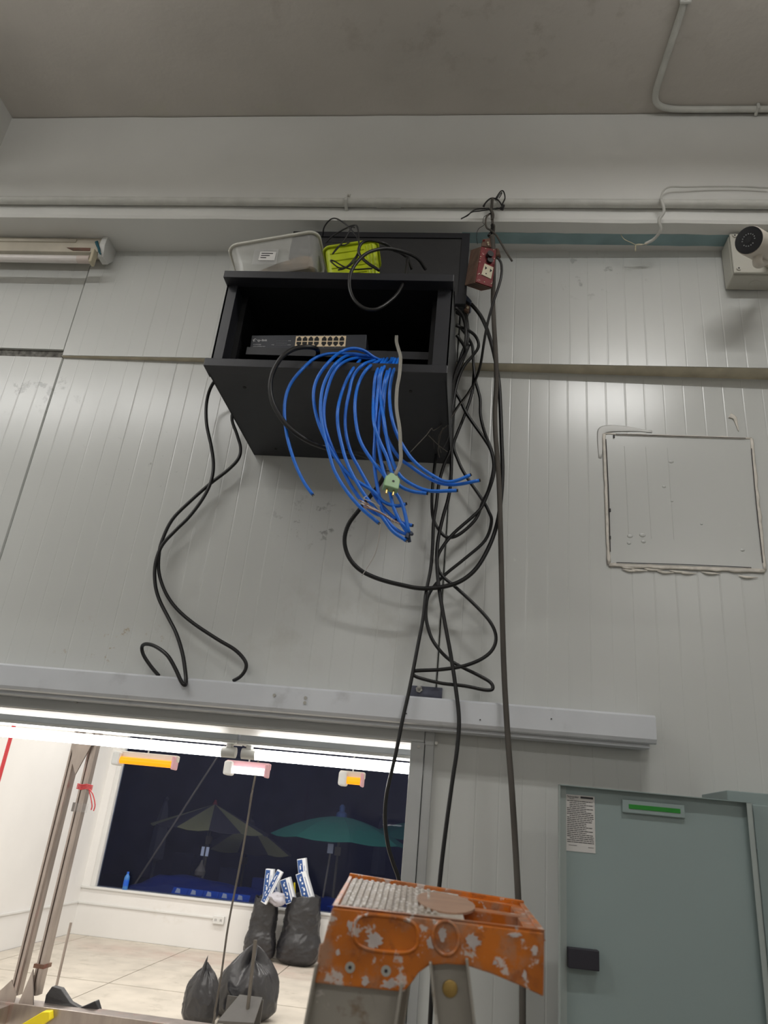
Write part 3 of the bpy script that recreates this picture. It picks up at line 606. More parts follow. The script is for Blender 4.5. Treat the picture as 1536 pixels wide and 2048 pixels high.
# blue network cables
BL = [
 ([(748,717),(717,709),(690,708),(657,708),(629,717),(602,741),(581,768),(571,797),(569,828),(573,866),(581,899),(594,936),(609,966),(625,989)], 'swinging out furthest left of all, its cut end hanging alone'),
 ([(760,720),(747,714),(727,701),(704,697),(680,705),(657,725),(637,752),(628,778),(628,807),(635,840),(647,871),(661,899),(680,928),(707,957),(746,982),(768,1004),(792,1012),(811,1008)], 'rising in the tallest arch over the lip'),
 ([(750,717),(727,711),(696,711),(674,725),(657,748),(645,778),(641,817),(645,852),(652,882),(658,905),(669,941),(691,979),(721,1015),(757,1046)], 'ending lower left of the bunch beside the stripped wires'),
 ([(752,719),(715,716),(686,725),(668,744),(655,778),(648,817),(651,856),(666,899),(682,932),(704,975),(738,1018),(768,1034),(790,1040)], 'running just inside the arch and ending by the stripped wires'),
 ([(722,718),(702,744),(686,778),(676,817),(676,852),(684,891),(694,925),(712,962),(735,998),(765,1035),(785,1062),(812,1081)], 'ending lowest of all at the dark knot'),
 ([(752,720),(727,729),(707,752),(698,787),(691,826),(692,866),(702,905),(719,938),(738,972),(757,1003),(782,1030),(803,1045),(824,1051)], 'with a short end poking right above the dark knot'),
 ([(763,719),(735,737),(717,768),(710,807),(713,852),(723,887),(745,922),(770,953),(780,985),(787,1014),(801,1044),(817,1068)], 'passing behind the green plug down to the dark knot'),
 ([(768,718),(752,748),(747,797),(748,846),(760,883),(774,914),(784,945),(798,970),(822,982),(853,987)], 'ending in the lowest and shortest sweep to the right'),
 ([(775,717),(760,744),(756,778),(751,836),(750,875),(748,914),(751,950),(758,990),(764,1018),(778,1045),(797,1062),(815,1070)], 'hanging nearly straight down the middle of the bunch'),
 ([(783,717),(771,754),(764,797),(757,856),(758,895),(768,945),(785,975),(805,1010),(818,1066)], 'pressed behind its neighbours in the middle of the bunch'),
 ([(791,718),(777,748),(769,790),(767,846),(776,879),(797,914),(820,932),(851,953),(882,967),(914,969),(958,961)], 'with the tip that reaches furthest right of all'),
 ([(798,717),(785,748),(779,787),(783,832),(795,871),(813,903),(826,920),(843,936),(867,952),(890,963),(914,961),(940,950)], 'with the uppermost tip at right, curled slightly upward'),
 ([(787,717),(764,742),(761,790),(768,840),(775,885),(785,922),(801,952),(828,971),(861,982),(913,981)], 'with a level end just under the two longest tips')]
for i, (px, lab) in enumerate(BL):
    o_ = (i * 7 % 5) * 0.006
    ys = [max(1.500, 1.556 - .012 * j) if p_[1] <= 722 else (1.488 if j < 3 else (1.478 - o_)) for j, p_ in enumerate(px)]
    cable('network_cable', px, ys, 0.0040, M_bluec, 'blue cable ' + lab, group='blue network cables over the cabinet lip', end=True)
# dark knot and stripped pairs
k0 = PX(820, 1073, 1.465); bm = B()
for k in range(7):
    a_ = random.random() * 6.28; cyl(bm, k0 + Vector((math.cos(a_) * .004, random.uniform(-.004, .004), math.sin(a_) * .004 + .004)), k0 + Vector((math.cos(a_ + 1) * .008, random.uniform(-.008, .008), math.sin(a_ + 1) * .008 - .002)), 0.004, 8)
o = mk('tape_knot', bm, mat('dark_tape', srgb(52, 62, 84), 0.5), None, smooth=True); tag(o, 'dark taped knot joining the lowest blue cable ends', 'tape')
M_cop = mat('brown_pair', srgb(140, 110, 96), 0.5); M_whp = mat('white_pair', srgb(205, 200, 196), 0.5)
sp_ = thing('stripped_wire_pairs', PX(760, 1030, 1.46), 'fan of stripped white and brown wire pairs among the blue cable ends', 'wires')
for k in range(7):
    e0 = (718 + (k % 3) * 4 + k * 1.5, 1000 + k * 2.2); pts = [(800 - k * 2, 1048 - k * .6), (775 - k, 1033 - k * .4), (750, 1018 + k * .5), e0]
    bm = B(); tube(bm, crom(yline(pts, [1.442, 1.436 - .001 * k, 1.432])), 0.0017, 6); mk('wire', bm, M_whp if k % 2 else M_cop, sp_, smooth='all')
bm = B(); tube(bm, crom(yline([(800, 1045), (812, 1056), (819, 1068)], [1.46, 1.465])), 0.0038, 8); mk('sheath', bm, M_bluec, sp_, smooth='all')
bm = B(); tube(bm, crom(yline([(733, 992), (728, 997), (742, 1003), (760, 1012)], [1.45, 1.45])), 0.001, 5); mk('wire', bm, M_whp, sp_)
cable('white_string', [(762, 1046), (760, 1060), (757, 1082), (750, 1108), (738, 1130), (724, 1151)], [1.46, 1.6, 1.74], 0.0010, M_whp, 'thin white thread dangling below the stripped wires', 'string')
# heavy black lead: from the switch, under the cabinet, big loop, up the right-hand side
cable('power_lead', [(633,716),(636,705),(632,697),(614,694),(588,698),(563,715),(546,744),(540,774),(546,807),(565,840),(590,865),(620,884),(650,895),(680,901),(717,907),(755,922),(768,935),(768,952),(752,978),(719,1019),(697,1049),(689,1081),(697,1113),(719,1139),(755,1157),(803,1170),(846,1177),(894,1172),(930,1157),(959,1128),(985,1077),(999,1022),(1005,949),(1003,880),(1001,820),(997,760),(985,695),(966,640),(940,606),(914,586)],
      [1.56, 1.475, 1.45, 1.46, 1.47, 1.50, 1.62, 1.76, 1.82, 1.84, 1.85, 1.86, 1.86, 1.86, 1.85, 1.83, 1.8], 0.0058, M_cable, 'thick black lead leaving the cabinet front in a loop and circling below it', sides=10)
# left pair
cable('black_cable', [(500,712),(462,732),(428,764),(414,800),(413,846),(423,895),(427,933),(421,966),(405,998),(379,1033),(350,1062),(324,1091),(311,1127),(310,1165),(318,1198),(337,1236),(353,1268),(365,1307),(371,1346),(372,1365),(369,1370),(362,1362),(350,1336),(334,1310),(311,1293),(292,1288),(284,1294),(287,1310),(302,1333),(318,1352)],
      [1.80, 1.88, 1.9, 1.9, 1.9, 1.9, 1.875, 1.845, 1.85, 1.90, 1.915], 0.0050, M_cable, 'black cord left of the cabinet ending in a small loop dipping over the rail')
cable('black_cable', [(515,770),(484,790),(464,832),(474,869),(481,895),(477,917),(456,940),(421,967),(379,1004),(344,1040),(324,1082),(318,1110),(318,1146),(331,1185),(353,1217),(386,1246),(434,1278),(469,1299),(489,1320),(492,1336),(482,1352),(466,1362)],
      [1.86, 1.9, 1.905, 1.91, 1.91, 1.91, 1.915], 0.0050, M_cable, 'black cord left of the cabinet swinging right and ending behind the rail')
R_ = 0.0046
cable('black_cable', [(911,600),(925,612),(933,635),(936,668),(932,700),(920,735),(911,760),(911,783),(920,800),(932,825),(948,849),(968,877),(981,899),(987,925),(985,949),(976,982),(965,1005),(953,1036),(929,1061),(907,1074),(889,1072),(873,1052),(865,1030),(864,991),(868,944),(872,910),(876,870),(884,850),(893,838)],
      [1.80, 1.84, 1.86, 1.87, 1.88, 1.89, 1.89, 1.89, 1.89, 1.87], R_, M_cable, 'black cord right of the cabinet closing in a rounded loop at mid height')
cable('black_cable', [(913,648),(925,660),(937,677),(945,695),(947,732),(951,762),(960,797),(961,831),(970,867),(983,900),(989,930),(985,960),(968,1005),(953,1026),(907,1067),(882,1099),(874,1124),(883,1150),(912,1175),(952,1212),(981,1245),(992,1274),(985,1299),(963,1318),(927,1332),(883,1339),(840,1341),(827,1343),(828,1351),(846,1358),(886,1367),(930,1372),(970,1380),(985,1378),(981,1365),(956,1350),(901,1321),(868,1285),(854,1248),(852,1215),(859,1186),(886,1153),(930,1117),(970,1081),(983,1044),(977,1022),(963,997),(930,949),(915,918),(907,892),(914,868),(929,831),(944,785),(948,745)],
      [1.83, 1.87, 1.88, 1.885, 1.885, 1.88, 1.88, 1.87, 1.86, 1.855, 1.865, 1.87, 1.88, 1.89, 1.9, 1.9, 1.9, 1.895, 1.89], R_, M_cable, 'long black cord looping down to just above the rail in a figure of eight', sides=8)
cable('black_cable', [(938,690),(925,722),(912,755),(905,800),(903,860),(903,920),(901,967),(896,999),(887,1030),(878,1069),(874,1099),(874,1128),(877,1168),(886,1226),(901,1307),(912,1380),(918,1440),(914,1500),(905,1560),(894,1640),(884,1720),(876,1800),(868,1900),(860,2048)],
      [1.87, 1.86, 1.87, 1.88, 1.88, 1.87, 1.86, 1.85, 1.845, 1.84, 1.84], R_ + .0004, M_cable, 'black cord dropping past the right edge of the doorway and behind the ladder')
cable('black_cable', [(903,850),(900,900),(888,930),(878,967),(872,1014),(867,1046),(865,1095),(861,1139),(852,1186),(846,1237),(836,1290),(828,1332),(817,1387),(805,1440),(793,1500),(784,1540),(773,1590),(770,1640),(776,1690),(786,1725),(799,1765),(806,1830)],
      [1.86, 1.87, 1.87, 1.87, 1.86, 1.85, 1.84, 1.84, 1.845, 1.85], R_, M_cable, 'black cord hanging across the right part of the doorway to the ladder')
cable('black_cable', [(995,514),(1003,530),(1001,560),(986,607),(975,647),(968,685),(961,729),(950,762),(934,790),(918,810),(905,832),(896,858),(893,890)],
      [1.71, 1.72, 1.76, 1.84, 1.88, 1.88], 0.0038, M_cable, 'black cord running from the red box down beside the cabinet')
cable('black_cable', [(912,651),(937,661),(952,674),(957,693),(945,712),(929,731),(917,757),(909,790),(903,830)],
      [1.78, 1.82, 1.84, 1.85, 1.85], R_, M_cable, 'short black cord bulging right beside the cabinet near the ledge')
cable('black_cable', [(911,615),(924,630),(931,654),(931,685),(922,712),(912,745),(906,780),(902,815),(898,850)],
      [1.74, 1.78, 1.80, 1.82, 1.84], R_, M_cable, 'black cord hugging the right side of the cabinet')
cable('black_cable', [(913,670),(927,690),(930,705),(918,728),(908,756),(902,790),(899,825)],
      [1.70, 1.74, 1.76, 1.78], R_, M_cable, 'black cord closest to the lower right corner of the cabinet')
cable('thin_grey_wire', [(820,905),(838,886),(853,870),(863,857),(867,861),(880,852),(890,840),(902,835),(918,812),(934,792),(944,775)], [1.55, 1.6, 1.72, 1.8, 1.84], 0.0013, M_cable_dusty, 'thin grey wire slanting up across the lower right of the cabinet', 'wire')
ww = thing('thin_wire_tangle', PX(880, 880, 1.6), 'tangle of thin dark wires against the lower right corner of the cabinet', 'wire')
for k, px in enumerate([[(886,856),(878,872),(877,888),(882,905)], [(893,852),(884,862),(879,880),(876,900),(879,915)], [(857,871),(868,882),(880,893),(895,904)], [(864,862),(866,880),(868,898)], [(896,850),(898,870),(890,890),(882,902)]]):
    bm = B(); tube(bm, crom(yline(px, [1.60 + .02 * k, 1.7])), 0.0011, 5); mk('wire', bm, M_cable_dusty if k < 3 else M_cable, ww)
cable('thin_black_wire', [(750,912),(756,925),(768,938),(780,942),(790,940)], [1.6, 1.62], 0.0014, M_cable, 'thin black wire curving under the cabinet behind the green plug', 'wire')
# broad dusty grey cable from the conduit to the floor
db = thing('dusty_cable', (0.05, 1.80, -1.75), 'long dusty grey flat cable hanging from the conduit tie down past the ladder', 'cable')
Pd = yline([(985,470),(987,520),(987,560),(986,600),(988,650),(991,700),(993,760),(990,820),(991,870),(996,930),(999,990),(1001,1060),(1003,1150),(1005,1250),(1008,1340),(1011,1400),(1016,1480),(1023,1570),(1030,1680),(1035,1770),(1040,1880),(1045,2048)], [1.725, 1.76, 1.80, 1.83, 1.84, 1.84, 1.84, 1.84, 1.82, 1.81, 1.80])
Pd.append(Vector((Pd[-1].x - .0, 1.80, -1.0))); Pd.append(Vector((Pd[-1].x, 1.80, -1.748)))
bm = B(); tube(bm, crom(Pd, 5), 0.0068, 8, flat=0.6); mk('sheath', bm, M_cable_dusty, db, smooth='all')
# grey twin lead with the green plug
gl = thing('plug_lead', PX(785, 990, 1.44), 'grey twin-core lead hanging over the lip with a pale green two-pin plug', 'cable')
px = [(793,672),(793,684),(797,699),(801,715),(799,748),(794,778),(793,817),(799,856),(801,895),(801,924),(790,952)]
for s in (-1.6, 1.6):
    bm = B(); tube(bm, crom(yline([(a_ + s, b_) for a_, b_ in px], [1.60, 1.50, 1.455, 1.445, 1.44, 1.44]), 5), 0.0024, 8); mk('core', bm, M_greyc, gl, smooth='all')
pc = PX(783, 966, 1.44)
Mp = basis(pc, (0.96, 0.28, -0.12), (0.15, -0.25, -0.95))
bm = B(); prism(bm, [Mp @ Vector((x, y, -0.009)) for x, y in ((-0.008, -0.022), (0.008, -0.022), (0.011, -0.014), (0.0165, -0.008), (0.0165, 0.020), (-0.0165, 0.020), (-0.0165, -0.008), (-0.011, -0.014))], Mp.to_3x3() @ Vector((0, 0, 0.018)))
pg = mk('plug', bm, M_plug, gl, bevel=0.002)
bm = B(); cyl(bm, Mp @ Vector((0.002, 0.002, 0.0085)), Mp @ Vector((0.002, 0.002, 0.0100)), 0.0028, 10); cyl(bm, Mp @ Vector((0.002, 0.002, -0.0085)), Mp @ Vector((0.002, 0.002, -0.0100)), 0.0028, 10); mk('screw', bm, M_ink, pg)
for s in (-0.0075, 0.0075):
    bm = B(); cyl(bm, Mp @ Vector((s, 0.020, 0)), Mp @ Vector((s, 0.034, 0)), 0.0022, 8); mk('pin', bm, M_brass, pg)
# coil on the cabinet top, hanging in front of the opening
cable('coiled_lead', [(851,539),(836,518),(811,505),(774,497),(739,504),(716,522),(702,545),(699,573),(708,599),(728,616),(751,619),(774,607),(797,585),(811,553),(815,516)],
      [1.62, 1.56, 1.50, 1.47, 1.465, 1.465, 1.47, 1.50, 1.56], 0.0046, M_cable, 'black cable coil on the cabinet top, its loop hanging before the open front', sides=10)
cable('coiled_lead', [(824,539),(815,516),(812,513),(800,505),(787,500),(768,487),(739,481),(722,488),(718,507),(734,525),(759,541)], [1.70, 1.66, 1.60, 1.515, 1.51, 1.512, 1.512], 0.0042, M_cable, 'black cable arching over the lime basket on the cabinet top')
for px, lab in (([(645,473),(649,453),(665,437),(685,444),(711,470),(719,490),(718,505),(705,527),(682,537),(662,523),(668,522),(700,538),(745,537)], 'thin black cable rising highest above the milky tub'),
                ([(652,486),(668,470),(705,451),(716,459),(717,500),(705,522),(690,536),(676,540)], 'thin black cable curling between tub and lime basket'),
                ([(651,485),(675,484),(697,484),(690,490),(678,492),(665,508),(672,500),(690,478),(703,455),(709,455)], 'thin black cable knotted beside the rim of the milky tub')):
    cable('thin_cable', px, [1.66, 1.53, 1.517, 1.515, 1.512], 0.0021, M_cable, lab, 'cable', group='thin cables on the cabinet top', sides=6)
# adapter wedged behind the right-hand side
ad = thing('wedged_adapter', PX(925, 595, 1.83), 'dark blue-grey adapter wedged between monitor and cabinet side', 'adapter')
a = PX(911, 578, 1.80); b = PX(943, 603, 1.80)
bm = B(); prism(bm, [PX(910, 573, 1.80), PX(922, 577, 1.80), PX(944, 602, 1.80), PX(941, 606, 1.80), PX(911, 585, 1.80)], (0, 0.05, 0)); mk('top_plate', bm, mat('blue_grey_plastic', srgb(84, 92, 112), 0.3), ad, bevel=0.001)
bm = B(); prism(bm, [PX(911, 586, 1.805), PX(940, 606, 1.805), PX(934, 622, 1.805), PX(911, 608, 1.805)], (0, 0.045, 0)); mk('case', bm, M_inner, ad)
bm = B(); prism(bm, [PX(930, 607, 1.80), PX(940, 612, 1.80), PX(937, 624, 1.80), PX(928, 620, 1.80)], (0, 0.01, 0)); mk('socket', bm, M_rust, ad, bevel=0.001)
bm = B(); cyl(bm, PX(935.5, 615, 1.797), PX(935.5, 615, 1.801), 0.004, 10); mk('contact', bm, M_beige, ad)

# ------------------------------------------------------------------ red socket box tied to the conduit
rb = thing('red_socket_box', PX(965, 575, 1.72), 'speckled red surface socket box hanging by wires from the conduit', 'socket')
q0 = PX(961, 493, 1.715); q1 = PX(993, 499, 1.735); q2 = PX(984, 578, 1.735); q3 = PX(949, 566, 1.715)
xb = (q1 - q0); Mr = None
lft = PX(941, 500, 1.775) - q0
bm = B(); prism(bm, [q0, q1, q2, q3], lft); mk('case', bm, M_rust, rb, bevel=0.002)
nrm = (q1 - q0).cross(q3 - q0).normalized(); nrm = nrm if nrm.y < 0 else -nrm
def fr(u, v, o_=0.0): return q0 + (q1 - q0) * u + (q3 - q0) * v + ((q2 - q3) - (q1 - q0)) * u * v + nrm * o_
bm = B(); prism(bm, [fr(.03, .02, .0005), fr(.97, .02, .0005), fr(.97, .98, .0005), fr(.03, .98, .0005)], nrm * 0.003); mk('face_plate', bm, M_red, rb, bevel=0.0008)
bm = B(); prism(bm, [fr(.36, .46, .003), fr(.9, .50, .003), fr(.84, .80, .003), fr(.27, .76, .003)], nrm * 0.003); so_ = mk('socket_insert', bm, M_beige, rb, bevel=0.0005)
bm = B()
for u, v in ((.42, .57), (.72, .60)): prism(bm, [fr(u, v - .045, .0062), fr(u + .12, v, .0062), fr(u, v + .05, .0062)], nrm * 0.0003)
cyl(bm, fr(.52, .71, .006), fr(.52, .71, .0066), 0.0022, 8); mk('socket_slot', bm, M_dark, rb)
bm = B(); cyl(bm, fr(.55, .24, .003), fr(.55, .24, .018), 0.0100, 14); cyl(bm, fr(.62, .36, .003), fr(.62, .36, .012), 0.009, 14); mk('rotary_plug', bm, M_cable, rb, smooth=True)
for u, v in ((.08, .3), (.9, .9), (.15, .75), (.5, .92), (.3, .06), (.8, .05)):
    bm = B(); cyl(bm, fr(u, v, .003), fr(u, v, .0052), 0.0016, 8); mk('screw', bm, M_beige, rb)
bm = B(); prism(bm, [PX(965, 478, 1.73), PX(984, 475, 1.73), PX(983, 494, 1.73), PX(962, 492, 1.73)], (0, 0.03, 0)); mk('terminal_block', bm, M_rust, rb, bevel=0.002)
for x, y_, m_ in ((968, 481, M_red), (976, 485, M_beige), (977, 489, M_beige)):
    bm = B(); cyl(bm, PX(x, y_, 1.726), PX(x, y_, 1.731), 0.003, 10); mk('terminal', bm, m_, rb)
bm = B(); cyl(bm, PX(993, 502, 1.755), PX(996, 514, 1.74), 0.0085, 10); mk('gland', bm, M_rust, rb)
tt = thing('wire_tie', PX(985, 410, 1.74), 'frayed dark wire knotted round the conduit and holding the red box', 'wire')
for k, (px, ys, r) in enumerate([
    ([(966,413),(974,402),(984,396),(996,400),(1004,412),(1006,420),(996,416),(988,418),(972,418)], [1.735, 1.735], .0020),
    ([(968,414),(972,405),(984,396),(1000,404),(1004,418),(1000,419)], [1.733, 1.738], .0016),
    ([(992,396),(1001,383),(1007,383),(1010,396),(1005,408),(1007,414)], [1.735, 1.735], .0020),
    ([(994,397),(1001,387),(1004,385),(1002,390),(998,396)], [1.735, 1.735], .0014),
    ([(990,418),(1000,416),(1008,410),(1006,416),(1000,415)], [1.735, 1.735], .0024),
    ([(978,417),(955,418),(944,423),(935,431),(923,437)], [1.735, 1.73], .0020),
    ([(978,419),(960,422),(945,424),(932,432),(922,438)], [1.733, 1.728], .0016),
    ([(985,396),(984,410),(983,425),(985,445),(983,462),(980,478)], [1.735, 1.75, 1.735], .0045),
    ([(981,418),(986,430),(984,440)], [1.735, 1.745], .0048),
    ([(978,428),(968,434),(966,444),(968,450),(957,458),(953,472),(955,488)], [1.745, 1.76], .0009),
    ([(980,427),(973,434),(971,446),(974,456),(982,461),(992,470),(1003,488),(1014,506),(1024,522)], [1.745, 1.73, 1.71], .0030),
    ([(984,450),(986,460),(981,468),(977,472)], [1.738, 1.735], .0050),
    ([(984,446),(989,452),(988,466),(984,476)], [1.735, 1.73], .0024)]):
    bm = B(); tube(bm, crom(yline(px, ys), 4), r, 6); mk('wire', bm, M_cable_dusty if k in (7, 8, 10, 12) else M_cable, tt, smooth='all')

# ------------------------------------------------------------------ surveillance camera on its junction box
jb = thing('junction_box', (0.83, 1.88, 1.60), 'pale plastic junction box on the wall at far right under the beam', 'junction box')
jx0, jx1, jz0, jz1 = 0.752, 0.93, 1.613, 1.766
bm = B(); box(bm, jx0, jx1, 1.814, yu(0.9) + 0.0, jz0, jz1); mk('box_body', bm, M_boxw, jb, bevel=0.005)
bm = B(); box(bm, jx0 + 0.001, jx1 - 0.001, 1.803, 1.812, jz0 + 0.001, jz1 - 0.001); mk('lid', bm, M_boxw, jb, bevel=0.003)
for x, z in ((jx0 + 0.014, jz0 + 0.014), (jx0 + 0.014, jz1 - 0.012), (jx1 - 0.014, jz0 + 0.014), (jx1 - 0.014, jz1 - 0.012)):
    bm = B(); cyl(bm, (x, 1.799, z), (x, 1.806, z), 0.0062, 14); sc_ = mk('lid_screw', bm, M_boxw, jb)
    bm = B(); cyl(bm, (x, 1.7982, z), (x, 1.7992, z), 0.003, 4); mk('screw_recess', bm, M_ink, sc_)
bm = B(); cyl(bm, (jx0 + 0.075, 1.85, jz0 - 0.0008), (jx0 + 0.075, 1.85, jz0 + 0.001), 0.016, 18); mk('knockout', bm, M_boxw, jb, bevel=0.0004)
sc2 = thing('security_camera', (0.85, 1.72, 1.62), 'white bullet security camera with dark ringed lens fixed on the junction box', 'camera')
c0 = PX(1497, 480, 1.62)
ax = Vector((0.62, 0.62, 0.32)).normalized()
bm = B(); cyl(bm, c0 + ax * 0.004, c0 + ax * 0.105, 0.0385, 28); mk('barrel', bm, M_camw, sc2, smooth=True, bevel=0.002)
bm = B(); cyl(bm, c0, c0 + ax * 0.006, 0.0365, 28); mk('face', bm, mat('black_gloss', srgb(20, 20, 24), 0.15), sc2, smooth=True)
u_ = ax.orthogonal().normalized(); v_ = ax.cross(u_)
bm = B()
bm = B(); cyl(bm, c0 - ax * 0.001, c0 + ax * 0.004, 0.0085, 20); mk('lens', bm, M_dark, sc2, smooth=True)
for k in range(16):
    if k in (3, 9): continue
    a_ = k / 16 * 6.283; p_ = c0 + (u_ * math.cos(a_) + v_ * math.sin(a_)) * 0.0165
    bm = B(); cyl(bm, p_ - ax * 0.0008, p_ + ax * 0.001, 0.0017, 8); mk('infrared_led', bm, mat('led_grey', srgb(120, 122, 122), .4) if 'led_grey' not in MATS else MATS['led_grey'], sc2)
bm = B(); tube(bm, crom([c0 + ax * 0.055 + Vector((0, 0, -.03)), c0 + ax * 0.062 + Vector((0.005, 0.02, -0.048)), Vector((0.862, 1.778, 1.665))], 5), 0.013, 14); mk('bracket_arm', bm, M_camw, sc2, smooth='all')
bm = B(); cyl(bm, (0.862, 1.770, 1.665), (0.862, 1.8035, 1.665), 0.036, 26, ); mk('bracket_base', bm, M_camw, sc2, smooth=True, bevel=0.003)

# ------------------------------------------------------------------ sealed square patch in the wall
pa = thing('patch_panel', (0.59, D, 0.72), 'square wall patch at right sealed round its edge with cream filler', 'wall patch')
c4 = [Vector((0.388, 0, 1.123)), Vector((0.801, 0, 1.127)), Vector((0.795, 0, 0.727)), Vector((0.391, 0, 0.718))]
bm = B(); prism(bm, [Vector((v.x, D - 0.0035, v.z)) for v in c4], (0, 0.0030, 0)); mk('plate', bm, M_panel, pa)
for gx_ in (0.445, 0.505, 0.565):
    bm = B(); tube(bm, [(gx_, D - 0.0036, 1.085), (gx_ + .002, D - 0.0036, 0.80)], 0.0011, 4, flat=.5); mk('pressed_line', bm, M_panel, pa)
for i in range(4):
    a, b = c4[i], c4[(i + 1) % 4]; pts = []
    n_ = 26
    for k in range(n_ + 1):
        f = k / n_; p = a.lerp(b, f); j = noise.noise((k * .55, i * 7, 0)) * 0.0028
        pts.append(Vector((p.x + (j if i in (1, 3) else 0), D - 0.004, p.z + (j if i in (0, 2) else 0) - (0.002 if i == 2 else 0))))
    w_ = (0.004, 0.006, 0.0075, 0.006)[i]
    bm = B(); tube(bm, pts, w_, 7, flat=0.28, rfun=lambda t, i=i: 0.75 + 0.55 * abs(noise.noise((t * 14, i * 3, 2)))); mk('sealant_bead', bm, M_seal, pa, smooth='all')
    q = []
    for k in range(n_ + 1):
        f = k / n_; p = a.lerp(b, f); cen = Vector((0.594, 0, 0.924)); p = p + (cen - p).normalized() * (0.006 if i != 0 else .002)
        q.append(Vector((p.x, D - 0.0075, p.z)))
    bm = B(); tube(bm, q[2:-1], 0.0011, 4, flat=.5); mk('dark_gap', bm, M_ink, pa)
for k in range(9):
    x = random.uniform(0.40, 0.80); z = 0.712 + random.uniform(-0.006, 0.004)
    bm = B(); tube(bm, crom([(x, D - .003, z), (x + .02, D - .004, z - .004), (x + .05, D - .003, z - .002)], 4), 0.0035, 6, flat=.5, rfun=lambda t: math.sin(3.14 * min(.98, t + .02)) + .1); mk('sealant_smear', bm, M_seal, pa, smooth='all')
for x, y_, r in ((1260, 1072, .008), (1285, 1070, .009), (1287, 1083, .007), (1258, 1086, .006), (1342, 923, .008), (1328, 973, .006), (1344, 1002, .004), (1403, 1048, .004), (1485, 1100, .006)):
    p = PX(x, y_, D - 0.004); bm = B(); bmesh.ops.create_uvsphere(bm, u_segments=12, v_segments=6, radius=1)
    for v in bm.verts: v.co = Vector((p.x + v.co.x * r, D - 0.0034 + v.co.y * 0.0022, p.z + v.co.z * r * .7))
    mk('dent', bm, M_panel, pa, smooth='all')
for x, y_ in ((1220, 1020), (1220, 1075), (1228, 872)):
    p = PX(x, y_, D - 0.006); bm = bx(p.x - .002, p.x + .002, D - .008, D - .004, p.z - .005, p.z + .004); mk('clip', bm, M_ink, pa)
p = PX(1466, 838, D - 0.002)
bm = B(); tube(bm, crom([(p.x - .008, D - .002, p.z + .012), (p.x + .004, D - .003, p.z + .004), (p.x + .008, D - .002, p.z - .012), (p.x + .012, D - .002, p.z - .04)], 5), 0.008, 8, flat=.25, rfun=lambda t: 1.15 - t); o = mk('filler_smear', bm, M_seal, None, smooth='all'); tag(o, 'pale smear of filler on the wall above the sealed patch', 'filler')
p = PX(1213, 862, D - 0.002)
bm = B(); tube(bm, crom([(p.x - .02, D - .0012, p.z - .09), (p.x - .016, D - .0012, p.z - .02), (p.x - .004, D - .0012, p.z + .006), (p.x + .06, D - .0012, p.z + .010), (p.x + .13, D - .0012, p.z + .004)], 5), 0.011, 8, flat=.1, rfun=lambda t: math.sin(3.14 * min(.95, t + .05)) + .2); mk('filler_smear', bm, M_white, pa, smooth='all')

# ------------------------------------------------------------------ distribution board with its door open
bb = thing('distribution_board', (0.62, 1.85, -1.2), 'pale grey electrical board at lower right with its door swung open', 'electrical box')
BYd = 1.80
dx0, dx1, dz1, dz0 = 0.236, 0.648, 0.131, -0.86
bm = B(); box(bm, 0.592, 1.30, 1.765, D, -0.9, 0.150); mk('box_body', bm, M_brk, bb, bevel=0.002)
bm = B(); box(bm, 0.640, 1.27, 1.757, 1.766, -0.88, 0.125); mk('front_cover', bm, M_brk, bb, bevel=0.002)
dang = -0.035
Md = Matrix.Translation((dx1, 1.752, 0)) @ Matrix.Rotation(dang * -1.0, 4, 'Z') 
W = dx1 - dx0 - 0.004
k_ = 1.752 / 1.8
W = (0.648 - 0.236) * k_ ; zt = dz1 * k_
Md = Matrix.Translation((0.648 * k_, 1.752, 0)) @ Matrix.Rotation(0.03, 4, 'Z')
bm = B(); box(bm, -W, 0, 0, 0.0025, dz0, zt, Md); door = mk('door', bm, M_brk, bb)
fd = 0.016
bm = B(); box(bm, -W, -W + 0.0165, -0.003, 0.0, dz0, zt, Md); box(bm, -W, -W + 0.002, -fd, 0, dz0, zt, Md); mk('door_flange', bm, mat('pale_enamel_edge', srgb(160, 169, 166), 0.4), door)
bm = B(); box(bm, -W, 0, -fd, 0.0, zt - 0.0016, zt, Md); mk('door_flange', bm, M_brk, door)
bm = B(); box(bm, -0.002, 0, -fd, 0, dz0, zt, Md); box(bm, -0.011, 0, -fd, -fd + 0.0015, dz0, zt - 0.002, Md); mk('door_flange', bm, MATS['pale_enamel_edge'], door)
def onDoor(x, y_):
    r = (x - 768) * RIGHT + (1024 - y_) * UP + FPX * FWD; Mi = Md.inverted(); o_ = Mi @ Vector((0, 0, 0)); d_ = Mi.to_3x3() @ r
    t_ = -o_.y / d_.y; q = o_ + d_ * t_; return q.x, q.z
a = onDoor(1131, 1588); b = onDoor(1191, 1707); lw = b[0] - a[0]; lh = a[1] - b[1]
lx = -W + 0.0168
bm = B(); box(bm, lx, b[0], -0.0008, -0.0001, b[1], a[1], Md); lb_ = mk('instruction_label', bm, M_paper, door)
xd = Md.to_3x3() @ Vector((1, 0, 0)); zd = Vector((0, 0, 1))
text('label_heading', 'Schneider', lw * 0.100, M_ink, door, Md @ Vector((lx + lw * .04, -0.001, a[1] - lh * .055)), xd, zd)
text('label_heading', 'Electric', lw * 0.055, M_ink, door, Md @ Vector((lx + lw * .12, -0.001, a[1] - lh * .080)), xd, zd)
bm = B(); box(bm, lx + lw * .50, b[0] - lw * .05, -0.0012, -0.0008, a[1] - lh * .055, a[1] - lh * .018, Md)
z = a[1] - lh * 0.105
random.seed(3)
